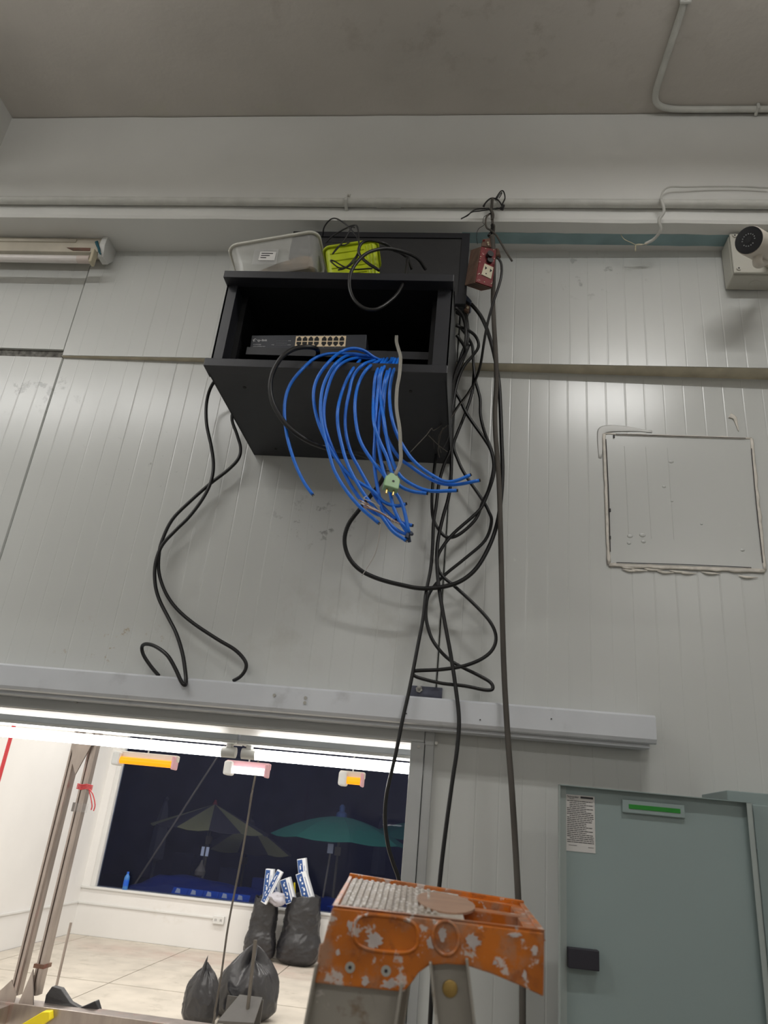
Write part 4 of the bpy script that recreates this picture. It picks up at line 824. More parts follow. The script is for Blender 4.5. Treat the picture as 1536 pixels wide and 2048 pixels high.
while z > b[1] + lh * 0.14:
    x = lx + lw * random.choice((.03, .03, .03, .12)); xe_ = b[0] - lw * random.choice((.05, .08, .1, .3))
    while x < xe_:
        wl_ = lw * random.uniform(.05, .16); box(bm, x, min(x + wl_, xe_), -0.0011, -0.0008, z - lh * .0125, z, Md); x += wl_ + lw * .014
    z -= lh * 0.033
box(bm, lx + lw * .08, lx + lw * .36, -0.0011, -0.0008, b[1] + lh * .10, b[1] + lh * .107, Md); box(bm, lx + lw * .74, b[0] - lw * .06, -0.0011, -0.0008, b[1] + lh * .085, b[1] + lh * .092, Md)
mk('label_print', bm, M_ink, door)
a = onDoor(1243, 1598); b = onDoor(1369, 1638); c_ = onDoor(1369, 1615)
hz = (b[1] + onDoor(1245, 1625)[1]) / 2
zt_ = (onDoor(1243, 1597)[1] + onDoor(1369, 1612)[1]) / 2; zb_ = (onDoor(1245, 1625)[1] + onDoor(1369, 1637)[1]) / 2
bm = B(); box(bm, a[0], b[0], -0.007, -0.0002, zb_, zt_, Md); mk('strip_holder', bm, M_brk, door, bevel=0.0015)
g0 = onDoor(1256, 1615); g1 = onDoor(1357, 1627)
bm = B(); box(bm, a[0] + 0.013, b[0] - 0.010, -0.0078, -0.0068, (zb_ + zt_) / 2 - 0.0045, (zb_ + zt_) / 2 + 0.0045, Md); mk('green_strip', bm, M_green, door)
a = onDoor(1132, 1892); b = onDoor(1195, 1940)
bm = B(); box(bm, lx, b[0], -0.020, -0.0005, b[1], a[1], Md); mk('latch_block', bm, mat('dark_violet_plastic', srgb(38, 36, 46), 0.5), door, bevel=0.0015)
for y_ in (1700, 1888): 
    p = PX(1511, y_, 1.757); bm = B(); cyl(bm, (p.x, 1.754, p.z), (p.x, 1.758, p.z), 0.0022, 8); mk('screw', bm, M_ink, bb)

# ------------------------------------------------------------------ step ladder in the foreground
la = thing('step_ladder', (-0.03, 1.15, -1.75), 'paint-spattered step ladder with an orange plastic top in the foreground', 'ladder')
cor = [Vector((-0.127, .95, -.0835)), Vector((0.1105, .95, -.0845)), Vector((-0.162, 1.37, -.0730)), Vector((0.126, 1.37, -.0860))]
def T(u, v, h=0.0):
    return cor[0] * (1 - u) * (1 - v) + cor[1] * u * (1 - v) + cor[2] * (1 - u) * v + cor[3] * u * v + Vector((0, 0, h))
def tbox(bm, u0, u1, v0, v1, h0, h1):
    vs = [bm.verts.new(T(u, v, h)) for u in (u0, u1) for v in (v0, v1) for h in (h0, h1)]
    for f in ((0, 1, 3, 2), (4, 6, 7, 5), (0, 4, 5, 1), (2, 3, 7, 6), (0, 2, 6, 4), (1, 5, 7, 3)): bm.faces.new([vs[i] for i in f])
# cap: plate, rims, skirts
bm = B(); tbox(bm, 0.0, 0.60, 0.0, 1.0, -0.010, -0.0035)
tbox(bm, 0.60, 1.0, 0.0, 0.10, -0.010, -0.0035); tbox(bm, 0.60, 1.0, 0.90, 1.0, -0.010, -0.0035); tbox(bm, 0.93, 1.0, 0.10, 0.90, -0.010, -0.0035)
tbox(bm, 0.60, 0.93, 0.44, 0.56, -0.010, -0.0035); tbox(bm, 0.60, 0.93, 0.10, 0.44, -0.045, -0.041); tbox(bm, 0.60, 0.93, 0.56, 0.90, -0.045, -0.041)
tbox(bm, 0.60, 0.61, 0.1, 0.9, -0.045, -0.004); tbox(bm, 0.92, 0.93, 0.1, 0.9, -0.045, -0.004)
for v0, v1 in ((0.10, 0.105), (0.435, 0.44), (0.56, 0.565), (0.895, 0.9)): tbox(bm, 0.61, 0.92, v0, v1, -0.045, -0.004)
cap = mk('top_cap', bm, M_orange, la)
bm = B(); tbox(bm, 0.0, 1.0, 0.0, 0.025, -0.010, 0.0006); tbox(bm, 0.0, 1.0, 0.975, 1.0, -0.010, 0.004); tbox(bm, 0.0, 0.02, 0.0, 1.0, -0.010, 0.0006); tbox(bm, 0.975, 1, 0, 1.0, -0.01, 0.0006)
mk('rim', bm, M_orange, cap, bevel=0.0015)
for k in range(15):
    u = 0.035 + k * 0.032; bm = B(); tbox(bm, u, u + 0.018, 0.06 + (0.06 if k > 11 else 0), 0.93, -0.0036, 0.0000 + 0.0008 * (k % 2)); mk('tread_rib', bm, M_tread, cap, bevel=0.0008)
bm = B(); tbox(bm, 0.025, 0.52, 0.04, 0.96, -0.0036, -0.0018); mk('tread_plate', bm, M_tread, cap)
bm = B(); tbox(bm, 0.5, 0.63, 0.05, 0.95, -0.0036, -0.001); mk('worn_patch', bm, M_tread, cap)
bm = B(); pts = [T(0.55 + 0.155 * math.cos(a_ / 28 * 6.283), 0.5 + 0.34 * math.sin(a_ / 28 * 6.283), -0.002) for a_ in range(28)]; prism(bm, pts, (0, 0, 0.0028)); mk('round_boss', bm, M_disc, cap, smooth=True)
def frontplate(px, Y, th, m, name, par, bev=0.0015):
    bm = B(); prism(bm, [PX(x, y_, Y) for x, y_ in px], (0, th, 0)); return mk(name, bm, m, par, bevel=bev)
skirt = [(665,1815),(655,1850),(646,1886),(639,1888),(629,1966),(700,1974),(808,1984),(826,1962),(838,1945),(858,1931),(893,1928),(932,1931),(984,1948),(1037,1970),(1086,1993),(1088,1930),(1088,1866),(950,1848),(800,1830)]
frontplate(skirt, 0.948, 0.004, M_orange, 'near_skirt', cap)
def ell(cx_, cy_, rx, ry, n=28, sup=2.0, sh=0.0):
    out = []
    for k in range(n):
        a_ = 6.283 * k / n; c1, s1 = math.cos(a_), math.sin(a_); out.append((cx_ + rx * math.copysign(abs(c1) ** (2 / sup), c1), cy_ + ry * math.copysign(abs(s1) ** (2 / sup), s1) + sh * rx * math.copysign(abs(c1) ** (2 / sup), c1)))
    return out
for cx_, cy_, rx, ry, s_ in ((772, 1868, 64, 36, 3.2), (892, 1876, 26, 34, 2.0)):
    loop = [PX(x, y_, 0.9475) for x, y_ in ell(cx_, cy_, rx, ry, sup=s_, sh=0.10)]; bm = B(); tube(bm, loop + [loop[0]], 0.0022, 6, caps=False); mk('raised_ring', bm, M_orange, cap, smooth='all')
for x, y_ in ((700, 1935), (772, 1942)):
    p = PX(x, y_, 0.947); bm = B(); cyl(bm, p, p + Vector((0, .004, 0)), 0.0055, 14); mk('rivet', bm, M_screw, cap); bm = B(); cyl(bm, p - Vector((0, .0008, 0)), p, 0.002, 8); mk('rivet_hole', bm, M_ink, cap)
# paint blobs on the cap
for cx_, cy_, rx, ry in ((748, 1882, 15, 16), (862, 1885, 8, 12), (885, 1868, 7, 14), (945, 1880, 14, 14), (700, 1850, 7, 9), (1030, 1870, 12, 5), (780, 1968, 13, 9), (730, 1962, 7, 10), (1050, 1950, 4, 9), (990, 1925, 5, 5), (1070, 1900, 6, 10), (676, 1905, 4, 6)):
    n = 22; bm = B(); prism(bm, [PX(cx_ + rx * math.cos(6.283 * k / n) * (1 + .9 * noise.noise((k * 1.3, cx_ * .37, 0))), cy_ + ry * math.sin(6.283 * k / n) * (1 + .9 * noise.noise((k * 1.3, cy_ * .37, 4))), 0.947) for k in range(n)], (0, 0.002, 0)); mk('paint_blob', bm, mat('dried_white_paint', srgb(196, 186, 182), 0.6, noise_amt=.2, nscale=60) if 'dried_white_paint' not in MATS else MATS['dried_white_paint'], cap)
# end and far skirts
def quadplate(a, b, c, d, m, name, par, th=Vector((0.003, 0, 0))):
    bm = B(); prism(bm, [a, b, c, d], th); return mk(name, bm, m, par)
fl_, fr_, bl_, br_ = cor
dl = PX(629, 1966, .948) - PX(665, 1815, .948); dr_ = PX(1086, 1993, .948) - PX(1088, 1862, .948)
quadplate(fl_, bl_, bl_ + dl, fl_ + dl, M_orange, 'end_skirt', cap)
quadplate(fr_, br_, br_ + dr_, fr_ + dr_, M_orange, 'end_skirt', cap, Vector((-0.003, 0, 0)))
bm = B(); prism(bm, [bl_, br_, br_ + dr_, br_ + Vector((-.1, 0, -.03)), bl_ + Vector((.12, 0, -.03)), bl_ + Vector((.10, 0, -.07)), bl_ + dl], (0, -0.004, 0)); mk('far_skirt', bm, M_orange, cap)
# rails
def leg(pa, pb, wid, thk, name='leg', m=M_lad):
    d_ = (pb - pa).normalized(); x_ = Vector((1, 0, 0)); x_ = (x_ - d_ * x_.dot(d_)).normalized()
    M_ = basis(pa, d_, x_); L = (pb - pa).length; bm = B()
    box(bm, 0, L, -wid / 2, wid / 2, -thk * .12, thk * .12, M_)
    box(bm, 0, L, -wid / 2, -wid / 2 + 0.003, -thk * .12, thk, M_); box(bm, 0, L, wid / 2 - 0.003, wid / 2, -thk * .12, thk, M_)
    l_ = mk(name, bm, m, la, bevel=0.0008)
    bm = B(); box(bm, L - 0.03, L, -wid / 2 - .004, wid / 2 + .004, -thk * .3, thk * 1.1, M_); mk('rubber_foot', bm, M_cable, l_); return l_
ya, yb = 0.962, 1.345
pa1 = PX(722, 1940, ya); pt = PX(705, 2040, ya); sl = (pt.x - pa1.x) / (pa1.z - pt.z)
pb1 = PX(897, 1915, ya); pt2 = PX(911, 2040, ya); sr2 = (pt2.x - pb1.x) / (pb1.z - pt2.z)
foot = lambda p, s, y_: Vector((p.x + s * (p.z + 1.745), y_, -1.745))
wl1 = (PX(809, 1985, ya) - PX(633, 1971, ya)).length; wl2 = (PX(935, 1931, ya) - PX(858, 1931, ya)).length
for y_ in (ya, yb):
    leg(Vector((pa1.x, y_, pa1.z)), foot(pa1, sl, y_), wl1, 0.024 if y_ == ya else 0.024)
    leg(Vector((pb1.x, y_, pb1.z)), foot(pb1, sr2, y_), wl2, 0.024)
p = PX(900, 1978, ya - .006); bm = B(); cyl(bm, p, p + Vector((0, .01, 0)), 0.0085, 16); mk('pivot_bolt', bm, M_brass, la, smooth=True, bevel=.001)
p = PX(733, 2008, ya - .004); bm = B(); cyl(bm, p, p + Vector((0, .006, 0)), 0.0085, 14); mk('rivet', bm, M_lad, la)
for k in range(1, 6):
    z = pa1.z - 0.27 * k; x = pa1.x + sl * (pa1.z - z)
    bm = B(); box(bm, x - 0.045, x + 0.045, ya + .004, yb - .004, z - 0.012, z + 0.012); mk('step', bm, M_lad, la, bevel=.002)
for k in (2, 4):
    z = pb1.z - 0.27 * k; x = pb1.x + sr2 * (pb1.z - z); bm = B(); box(bm, x - 0.012, x + 0.012, ya, yb, z - 0.01, z + 0.01); mk('rear_brace', bm, M_lad, la)

# ------------------------------------------------------------------ the room beyond the doorway
YW = 11.71; FX0 = -5.29; FX1 = 3.0; Y0 = D + 0.17
mk('ceiling', bx(FX0 - 0.1, FX1 + .1, Y0 + .1, YW, 2.25, 2.35), M_far)['kind'] = 'structure'
mk('wall_left', bx(FX0 - 0.12, FX0, Y0, YW, -1.75, 2.25), M_far)['kind'] = 'structure'
mk('wall_right', bx(FX1, FX1 + .12, Y0, YW, -1.75, 2.25), M_far)['kind'] = 'structure'
mk('wall_front', bx(FX0, XL - 0.0, Y0 - .1, Y0, -1.75, 2.25), M_far)['kind'] = 'structure'
mk('wall_front', bx(FX0, -2.45, Y0 + 0.002, Y0 + .1, -1.75, 0.30), M_far)['kind'] = 'structure'
mk('wall_front', bx(XL, FX1, Y0 + 0.002, Y0 + .1, 0.30, 2.25), M_far)['kind'] = 'structure'
mk('wall_front', bx(OPX + .06, FX1, Y0 + 0.002, Y0 + .1, -1.75, 0.30), M_far)['kind'] = 'structure'
fw = thing('wall_back', (-1.0, YW, -1.75), kind='structure')
SILL = -1.127; WX0 = -5.16; WX1 = 1.2
mk('sill_wall', bx(FX0, FX1, YW, YW + .2, -1.75, SILL - 0.03), M_far, fw)
mk('sill_board', bx(FX0, FX1, YW - 0.03, YW + .22, SILL - 0.03, SILL), M_white, fw, bevel=.004)
mk('side_wall', bx(FX0, WX0, YW, YW + .2, SILL, 2.25), M_far, fw); mk('side_wall', bx(WX1, FX1, YW, YW + .2, SILL, 2.25), M_far, fw)
mk('window_head', bx(WX0, WX1, YW, YW + .2, 1.7, 2.25), M_far, fw)
wi = thing('window_1', (-2, YW + .1, SILL), kind='structure')
mk('window_frame', bx(WX0, WX0 + .07, YW - .01, YW + .1, SILL, 1.7), M_white, wi, bevel=.003)
mk('window_frame', bx(WX1 - .06, WX1, YW + .02, YW + .1, SILL, 1.7), M_white, wi, bevel=.003)
mk('window_frame', bx(WX0 + .07, WX1 - .06, YW + .02, YW + .1, 1.64, 1.7), M_white, wi, bevel=.003)
mk('pane', bx(WX0 + .06, WX1 - .05, YW + .06, YW + .066, SILL, 1.65), M_glass, wi)
# floor of concrete slabs
ff = thing('floor', (-1, 7, -1.80), kind='structure')
mk('slab_bed', bx(FX0, FX1, D, YW, -1.80, -1.758), mat('joint_grey', srgb(96, 90, 80), 0.9), ff)
j1 = PZ(276, 1915, -1.75); j2 = PZ(318, 1964, -1.75); j3 = PZ(330, 1964, -1.75)
TS = 1.50; gx = -3.52; gy = 8.98
for i in range(-2, 5):
    for k in range(-6, 3):
        x0, x1, y0, y1 = gx + TS * i, gx + TS * (i + 1), gy + TS * k, gy + TS * (k + 1)
        off = 0.0
        x0 = max(x0 + off, FX0); x1 = min(x1 + off, FX1); y0 = max(y0, D + .0); y1 = min(y1, YW)
        if x1 - x0 < .05 or y1 - y0 < .05: continue
        mk('floor_slab', bx(x0 + .006, x1 - .006, y0 + .006, y1 - .006, -1.762, -1.75 - 0.001 * ((i * 3 + k) % 3)), M_floor, ff)
# cable trunking on the far wall with its socket
wo = thing('wall_socket', (-3.2, YW, -1.4), 'small white double socket on the low wall under the far window', 'socket')
p = PX(437, 1840, YW - .02)
bm = B(); box(bm, p.x - 0.075, p.x + 0.085, YW - .045, YW, p.z - .05, p.z + .05); mk('box', bm, M_white, wo, bevel=.006)
bm = B()
for s in (-.035, .04): box(bm, p.x + s - .012, p.x + s - .006, YW - .047, YW - .044, p.z - .015, p.z + .015); box(bm, p.x + s + .006, p.x + s + .012, YW - .047, YW - .044, p.z - .015, p.z + .015)
mk('socket_slot', bm, M_ink, wo)
bm = B(); box(bm, FX0, p.x - .08, YW - .018, YW, p.z - .0 + .005, p.z + .03); o = mk('cable_trunking', bm, M_white, None, bevel=.003); tag(o, 'slim white trunking along the low wall left of the double socket', 'trunking')
z_ = p.z + .01
bm = B(); box(bm, FX0, FX0 + .018, 6.0, YW - .02, z_, z_ + .025); o = mk('cable_trunking', bm, M_white, None, bevel=.003); tag(o, 'slim white trunking along the far left wall', 'trunking')
# fluorescent battens just behind the lintel
def batten(x0, x1, label):
    t = thing('lit_strip_light', ((x0 + x1) / 2, 2.19, 0.15), label, 'light')
    bm = B(); box(bm, x0, x1, 2.165, 2.215, 0.199, 0.224); mk('housing', bm, mat('batten_grey', srgb(190, 196, 202), 0.4, 0.2) if 'batten_grey' not in MATS else MATS['batten_grey'], t, bevel=.002)
    bm = B(); prism(bm, [(x0, 2.150, 0.190), (x0, 2.165, 0.1995), (x0, 2.215, 0.1995), (x0, 2.23, 0.190)], (x1 - x0, 0, 0)); mk('reflector', bm, M_white, t)
    bm = B(); tube(bm, [(x0 + .045, 2.19, 0.167), (x1 - .045, 2.19, 0.167)], 0.0145, 16); mk('tube', bm, M_lit, t, smooth=True)
    for a_, b_ in ((x0 + .005, x0 + .046), (x1 - .046, x1 - .005)):
        bm = B(); tube(bm, [(a_, 2.19, 0.167), (b_, 2.19, 0.167)], 0.0152, 16); mk('tube_cap', bm, M_white, t, smooth=True)
        bm = B(); box(bm, (a_ + b_) / 2 - .008, (a_ + b_) / 2 + .008, 2.178, 2.202, 0.178, 0.2); mk('lamp_holder', bm, M_white, t, bevel=.002)
    bm = B(); box(bm, x0 + .1, x0 + .13, 2.172, 2.208, 0.223, 0.30); box(bm, x1 - .13, x1 - .1, 2.172, 2.208, 0.223, 0.30); mk('hanger', bm, M_frame, t)
xj = PX(478, 1505, 2.19).x
batten(xj + 0.004, xj + 1.22, 'glowing strip light just behind the lintel, right of the pair'); batten(xj - 1.22, xj - 0.004, 'glowing strip light just behind the lintel, left of the pair')
o = mk('lamp_rail', bx(xj - 1.3, xj + 1.4, 2.15, 2.23, 0.30, 0.304), M_frame); tag(o, 'flat metal strip above the two strip lights behind the lintel', 'rail')
for s in (xj - 1.25, xj + 1.35):
    pass
# small lamps hanging behind
def small_lamp(xa, xb, yt, yb_, m, label, hous):
    Y_ = 2.75; a = PX(xa, yt, Y_); b = PX(xb, yb_, Y_); L = b.x - a.x; z1 = (a.z + PX(xb, yt + (xb - xa) * .095, Y_).z) / 2; h = 0.052
    t = thing('small_lamp', (a.x, Y_, z1 - h), label, 'lamp', 'small lamps behind the strip lights')
    bm = B(); box(bm, a.x, b.x, Y_, Y_ + .03, z1 - h * .45, z1); mk('bracket', bm, hous, t, bevel=.004)
    bm = B(); box(bm, a.x, a.x + .030, Y_ - .026, Y_ + .03, z1 - h, z1 - .004); mk('lamp_holder', bm, M_white, t, bevel=.008, seg=3)
    bm = B(); tube(bm, [(a.x + .030, Y_ - .008, z1 - h * .62), (b.x - .012, Y_ - .008, z1 - h * .62)], 0.0125, 14); mk('tube', bm, m, t, smooth=True)
    bm = B(); box(bm, b.x - .012, b.x - .002, Y_ - .022, Y_ + .03, z1 - h * .95, z1 - .004); mk('end_holder', bm, M_pink, t, bevel=.004)
    bm = B(); cyl(bm, ((a.x + b.x) / 2, Y_ + .015, z1 - .002), ((a.x + b.x) / 2, Y_ + .015, 2.248), 0.003, 6); mk('hanger', bm, M_frame, t)
small_lamp(232, 352, 1500, 1530, M_litO, 'small orange lamp with the longest tube, at left behind the strip lights', M_camw)
small_lamp(453, 537, 1519, 1548, M_litW, 'small white lamp with pinkish bracket, between the two orange ones', M_pink)
small_lamp(680, 728, 1540, 1566, M_litO, 'small orange lamp with the shortest tube, at right behind the strip lights', M_camw)
# cords hanging in the room
o = None
cc_ = yline([(509, 1560), (505, 1580), (497, 1630), (489, 1680), (478, 1740), (466, 1800), (455, 1860), (448, 1910), (441, 1960), (430, 2020), (427, 2048)], [5.6, 5.6]); cc_.append(Vector((cc_[-1].x, 5.6, -1.748)))
top_ = Vector((cc_[0].x + .1, 5.6, 2.249)); bm = B(); tube(bm, crom([top_] + cc_, 4), 0.007, 6); o = mk('hanging_cable', bm, M_cable_dusty, None, smooth='all'); tag(o, 'slender dark cord hanging from the far ceiling past the window to the small bags', 'cord')
# steel stand at the left
ST = 4.6
st = thing('steel_stand', (PX(60, 2010, ST).x, ST, -1.75), 'stainless steel stand with two tall ribbed posts at lower left beyond the doorway', 'stand')
def post(xb_, yb2, xt, yt, wb, Y_):
    a = PX(xb_, yb2, Y_); zt2 = PX(xt, yt, Y_).z + 0.25; w2 = (PX(xb_ + wb / 2, yb2, Y_) - PX(xb_ - wb / 2, yb2, Y_)).length / 2
    xm = a.x; bm = B()
    prof = [(-w2, 0), (-w2 * .72, -.014), (-w2 * .3, -.014), (-w2 * .22, -.004), (w2 * .02, -.004), (w2 * .1, -.014), (w2 * .72, -.014), (w2, 0), (w2, .05), (-w2, .05)]
    prism(bm, [(xm + x, Y_ + y_, a.z) for x, y_ in prof], (0, 0, zt2 - a.z)); p_ = mk('post', bm, M_steel, st); return xm, w2, a.z, zt2
P1 = post(27, 1990, 150, 1500, 17, ST); P2 = post(67, 1990, 188, 1500, 17, ST + .02)
q = PX(110, 2014, ST); q2 = PX(440, 2046, ST); zz = q.z
bm = B(); box(bm, P1[0] - .10, P1[0] + 1.9, ST - .03, ST + .09, zz - .10, zz); mk('cross_beam', bm, M_steel, st, bevel=.003)
bm = B(); box(bm, P1[0] - .09, P1[0] + .01, ST - 1.1, ST - .03, zz - .10, zz - .01); mk('side_beam', bm, M_steel, st, bevel=.003)
bm = B(); prism(bm, [(P1[0] - P1[1], ST - .016, zz + .10), (P1[0] - P1[1] - .09, ST - .016, zz), (P1[0] + .02, ST - .016, zz), (P1[0] + .02, ST - .016, zz + .04)], (0, .01, 0)); prism(bm, [(P2[0] - P2[1], ST - .010, zz + .16), (P2[0] - P2[1] - .03, ST - .02, zz), (P2[0] + .03, ST - .02, zz)], (0, .01, 0)); mk('gusset', bm, M_steel, st)
for x, y_ in ((P1[0] - .04, ST), (P1[0] + 1.8, ST), (P1[0] - .04, ST - 1.05)):
    bm = B(); box(bm, x - .03, x + .03, y_, y_ + .06, -1.75, zz - .09); mk('leg', bm, M_steel, st)
bm = B(); box(bm, P2[0] - P2[1] - .006, P2[0] + P2[1] + .006, ST - .0, ST + .09, zz + .165, zz + .185); mk('rust_band', bm, M_rust, st)
a = PX(50, 2046, ST - .25); b = PX(98, 2026, ST - .25)
o = mk('yellow_block', prism(B(), [PX(24, 2060, ST - .08), PX(84, 2024, ST - .08), PX(98, 2024, ST - .08), PX(99, 2040, ST - .08), PX(70, 2060, ST - .08)], (0, .05, 0)), M_yel, None, bevel=.003); tag(o, 'yellow painted bar resting against the steel stand at bottom left', 'bar')
# red and white string round the post
rs = thing('red_string', PX(170, 1600, ST - .03), 'red string knotted round the right-hand steel post', 'string')
zk = PX(170, 1578, ST).z
for k in range(4):
    bm = B(); z0_ = zk + .008 * k; x0_, x1_ = P2[0] - P2[1] - .004, P2[0] + P2[1] + .004
    tube(bm, [(x0_, ST + .085, z0_), (x0_, ST, z0_), ((x0_ + x1_) / 2, ST - .002, z0_ - .004), (x1_, ST, z0_ + .003), (x1_, ST + .085, z0_), (x0_, ST + .085, z0_)], .0035, 5); mk('turn', bm, M_redstr, rs)
for px in ([(178, 1578), (186, 1590), (190, 1610), (187, 1622)], [(178, 1580), (182, 1598), (184, 1612), (182, 1620)]):
    bm = B(); tube(bm, crom(yline(px, [ST - .02, ST - .02]), 4), .0035, 5); mk('loose_end', bm, M_redstr, rs)
o = mk('clear_tape_band', bx(P2[0] - P2[1] - .005, P2[0] + P2[1] + .005, ST - .001, ST + .086, zk - .13, zk - .08), M_tape); tag(o, 'clear tape wound round the steel post below the red string', 'tape')
# plates at the post tops and the red pole at the picture's left
bm = B(); p = PX(165, 1515, ST - .02); prism(bm, [(p.x - .06, ST - .02, p.z - .03), (p.x - .02, ST - .02, p.z - .10), (p.x + .05, ST - .02, p.z + .12), (p.x - .1, ST - .02, p.z + .12)], (0, .01, 0)); mk('top_plate', bm, M_steel, st)
a = PX(-14, 1600, 5.5); b = PX(-2, 1525, 5.5); bm = B(); cyl(bm, (a.x, 5.5, -1.75), (a.x, 5.5, b.z + .6), .014, 10); o = mk('red_pole', bm, mat('red_white_paint', srgb(196, 60, 66), .5), None, smooth=True); tag(o, 'red pole just visible at the left edge of the doorway view', 'pole')
# slim rod by the corner
a = PX(142, 1845, 7.2); b = PX(112, 1975, 7.2); bm = B(); cyl(bm, (b.x, 7.2, -1.75), (a.x, 7.2, a.z), .012, 8); o = mk('metal_rod', bm, M_steel, None, smooth=True); tag(o, 'slim upright metal rod right of the steel posts', 'rod')
# black sheet scrap on the stand
p = PX(93, 2010, ST); pr_ = [(88, 2012), (92, 1990), (103, 1973), (120, 1978), (140, 2005), (160, 2015), (190, 2002), (196, 2022)]
bm = B(); prism(bm, [PX(x, y_, ST + .06) for x, y_ in pr_], (0, .05, 0)); 
for v in bm.verts: v.co += Vector((0, .03 * noise.noise(v.co * 9), 0))
o = mk('plastic_scrap', bm, M_bag, None, bevel=.004); tag(o, 'crumpled black plastic scrap lying on the steel stand beam', 'scrap')

# ------------------------------------------------------------------ bin bags
def bag(name, cx_, cy_, w_, hgt, label, seed, open_top=True, lean=0.0):
    bm = B(); n = 96; rings = []; m_ = 64
    for i in range(m_ + 1):
        t_ = i / m_
        if open_top: prof = (0.86 + 0.14 * math.sin(min(1, t_ * 2.2) * 3.14159)) * (0.45 + 0.55 * min(1, t_ * 11 + .12) ** .5) * (1 - .13 * max(0, t_ - .35) / .65)
        else: prof = max(0.03, 1 - max(0, (t_ - .30) / .70) ** 2.4) ** 0.75 * (0.62 + 0.38 * min(1, t_ * 6) ** .6) 
        rad = w_ / 2 * prof; ring = []
        for k in range(n):
            a_ = 6.2832 * k / n; P = Vector((math.cos(a_), math.sin(a_), t_ * hgt / w_ * 1.6))
            warp = P + Vector((.5, .2, .1)) * noise.noise(P * 1.5 + Vector((seed, seed, 0)))
            crease = (1 - abs(noise.noise(Vector((warp.x * 2.4, warp.y * 2.4, warp.z * (4.2 if open_top else 1.6))) + Vector((seed, 3, 0)))) * 2)
            fine = (1 - abs(noise.noise(Vector((warp.x * 6 + warp.z * 2, warp.y * 6, warp.z * (8 if open_top else 3))) + Vector((0, seed, 5)))) * 2)
            f = 1 + 0.11 * noise.noise(P * 1.3 + Vector((seed, 0, 0))) + 0.045 * crease * abs(crease) + 0.022 * fine * abs(fine)
            zz_ = -1.749 + t_ * hgt + (0.05 * noise.noise((P.x * 1.7, P.y * 1.7, seed)) * max(0, t_ - .85) / .15)
            if not open_top: zz_ += .13 * noise.noise((P.x * 2.2, P.y * 2.2, seed)) * t_
            ring.append(bm.verts.new((cx_ + rad * f * math.cos(a_) + lean * t_ * hgt, cy_ + rad * f * .78 * math.sin(a_), max(-1.749, zz_))))
        rings.append(ring)
    for i in range(m_):
        for k in range(n): bm.faces.new((rings[i][k], rings[i][(k + 1) % n], rings[i + 1][(k + 1) % n], rings[i + 1][k]))
    bm.faces.new(rings[0][::-1])
    if open_top:
        inn = [[bm.verts.new((v.co.x + (cx_ + lean * hgt - v.co.x) * q, v.co.y + (cy_ - v.co.y) * q, v.co.z - dz_)) for v in rings[-1]] for q, dz_ in ((.04, -.004), (.10, .03), (.35, .10))]
        prev = rings[-1]
        for rg in inn:
            for k in range(n): bm.faces.new((prev[k], prev[(k + 1) % n], rg[(k + 1) % n], rg[k]))
            prev = rg
        bm.faces.new(prev)
    else: bm.faces.new(rings[-1])
    o = mk(name, bm, M_bag, None, smooth='all'); return tag(o, label, 'bag')
b1 = PZ(528, 1925, -1.75); b2 = PZ(606, 1930, -1.75)
s1 = (PX(558, 1850, b1.y) - PX(492, 1850, b1.y)).length; s2 = (PX(642, 1850, b2.y) - PX(556, 1850, b2.y)).length
bag('rubbish_bag', PX(526, 1850, b1.y).x - .03, b1.y + .10, s1 * 0.95, PX(530, 1795, b1.y).z + 1.75, 'tall black rubbish bag with tube cartons, left of the leaning pair', 1.3, True, 0.02)
bag('rubbish_bag', PX(600, 1850, b2.y).x + .03, b2.y - .04, s2 * 0.98, PX(600, 1790, b2.y).z + 1.75, 'wider black rubbish bag with tube cartons, right of the leaning pair', 4.7, True, 0.0)
c1 = PZ(420, 2042, -1.75); c2 = PZ(474, 2050, -1.75)
bag('small_rubbish_bag', PX(411, 2005, c1.y).x, c1.y - .15, .33, .44, 'small black rubbish bag left of the hanging cord', 8.1, False)
bag('small_rubbish_bag', PX(474, 2005, c2.y).x, c2.y + .28, .60, .50, 'low black rubbish bag right of the hanging cord, before the dustpan stick', 2.2, False, .05)
# tube cartons sticking out of the bags
def carton(px0, px1, wpx, Y_, label, m=M_carton):
    a = PX(px0[0], px0[1], Y_); b = PX(px1[0], px1[1], Y_); d_ = (a - b); L = d_.length; w2 = wpx / FPX * Y_ / 0.9 / 2
    M_ = basis(b, d_, (0, 1, 0)); t = thing('tube_carton', b, label, 'carton', 'tube cartons in the rubbish bags')
    bm = B(); box(bm, 0, L, -w2, w2, -w2, w2, M_); mk('box', bm, m, t, bevel=.002)
    bm = B(); box(bm, L * .03, L * .97, -w2 - .002, -w2 + .001, -w2 * .2, w2 * .92, M_); mk('blue_face', bm, M_cblue, t)
    bm = B()
    for k in range(7):
        s_ = L * (.08 + k * .125); box(bm, s_, s_ + L * (.03 + .04 * (k % 3)), -w2 - .004, -w2 - .001, w2 * (.05 + .2 * (k % 2)), w2 * (.35 + .2 * (k % 2)), M_)
    mk('white_lettering', bm, M_carton, t); bm = B(); box(bm, L * .1, L * .8, -w2 - .001, -w2 + .001, -w2 * .6, -w2 * .5, M_)
    mk('print', bm, M_cblue, t)
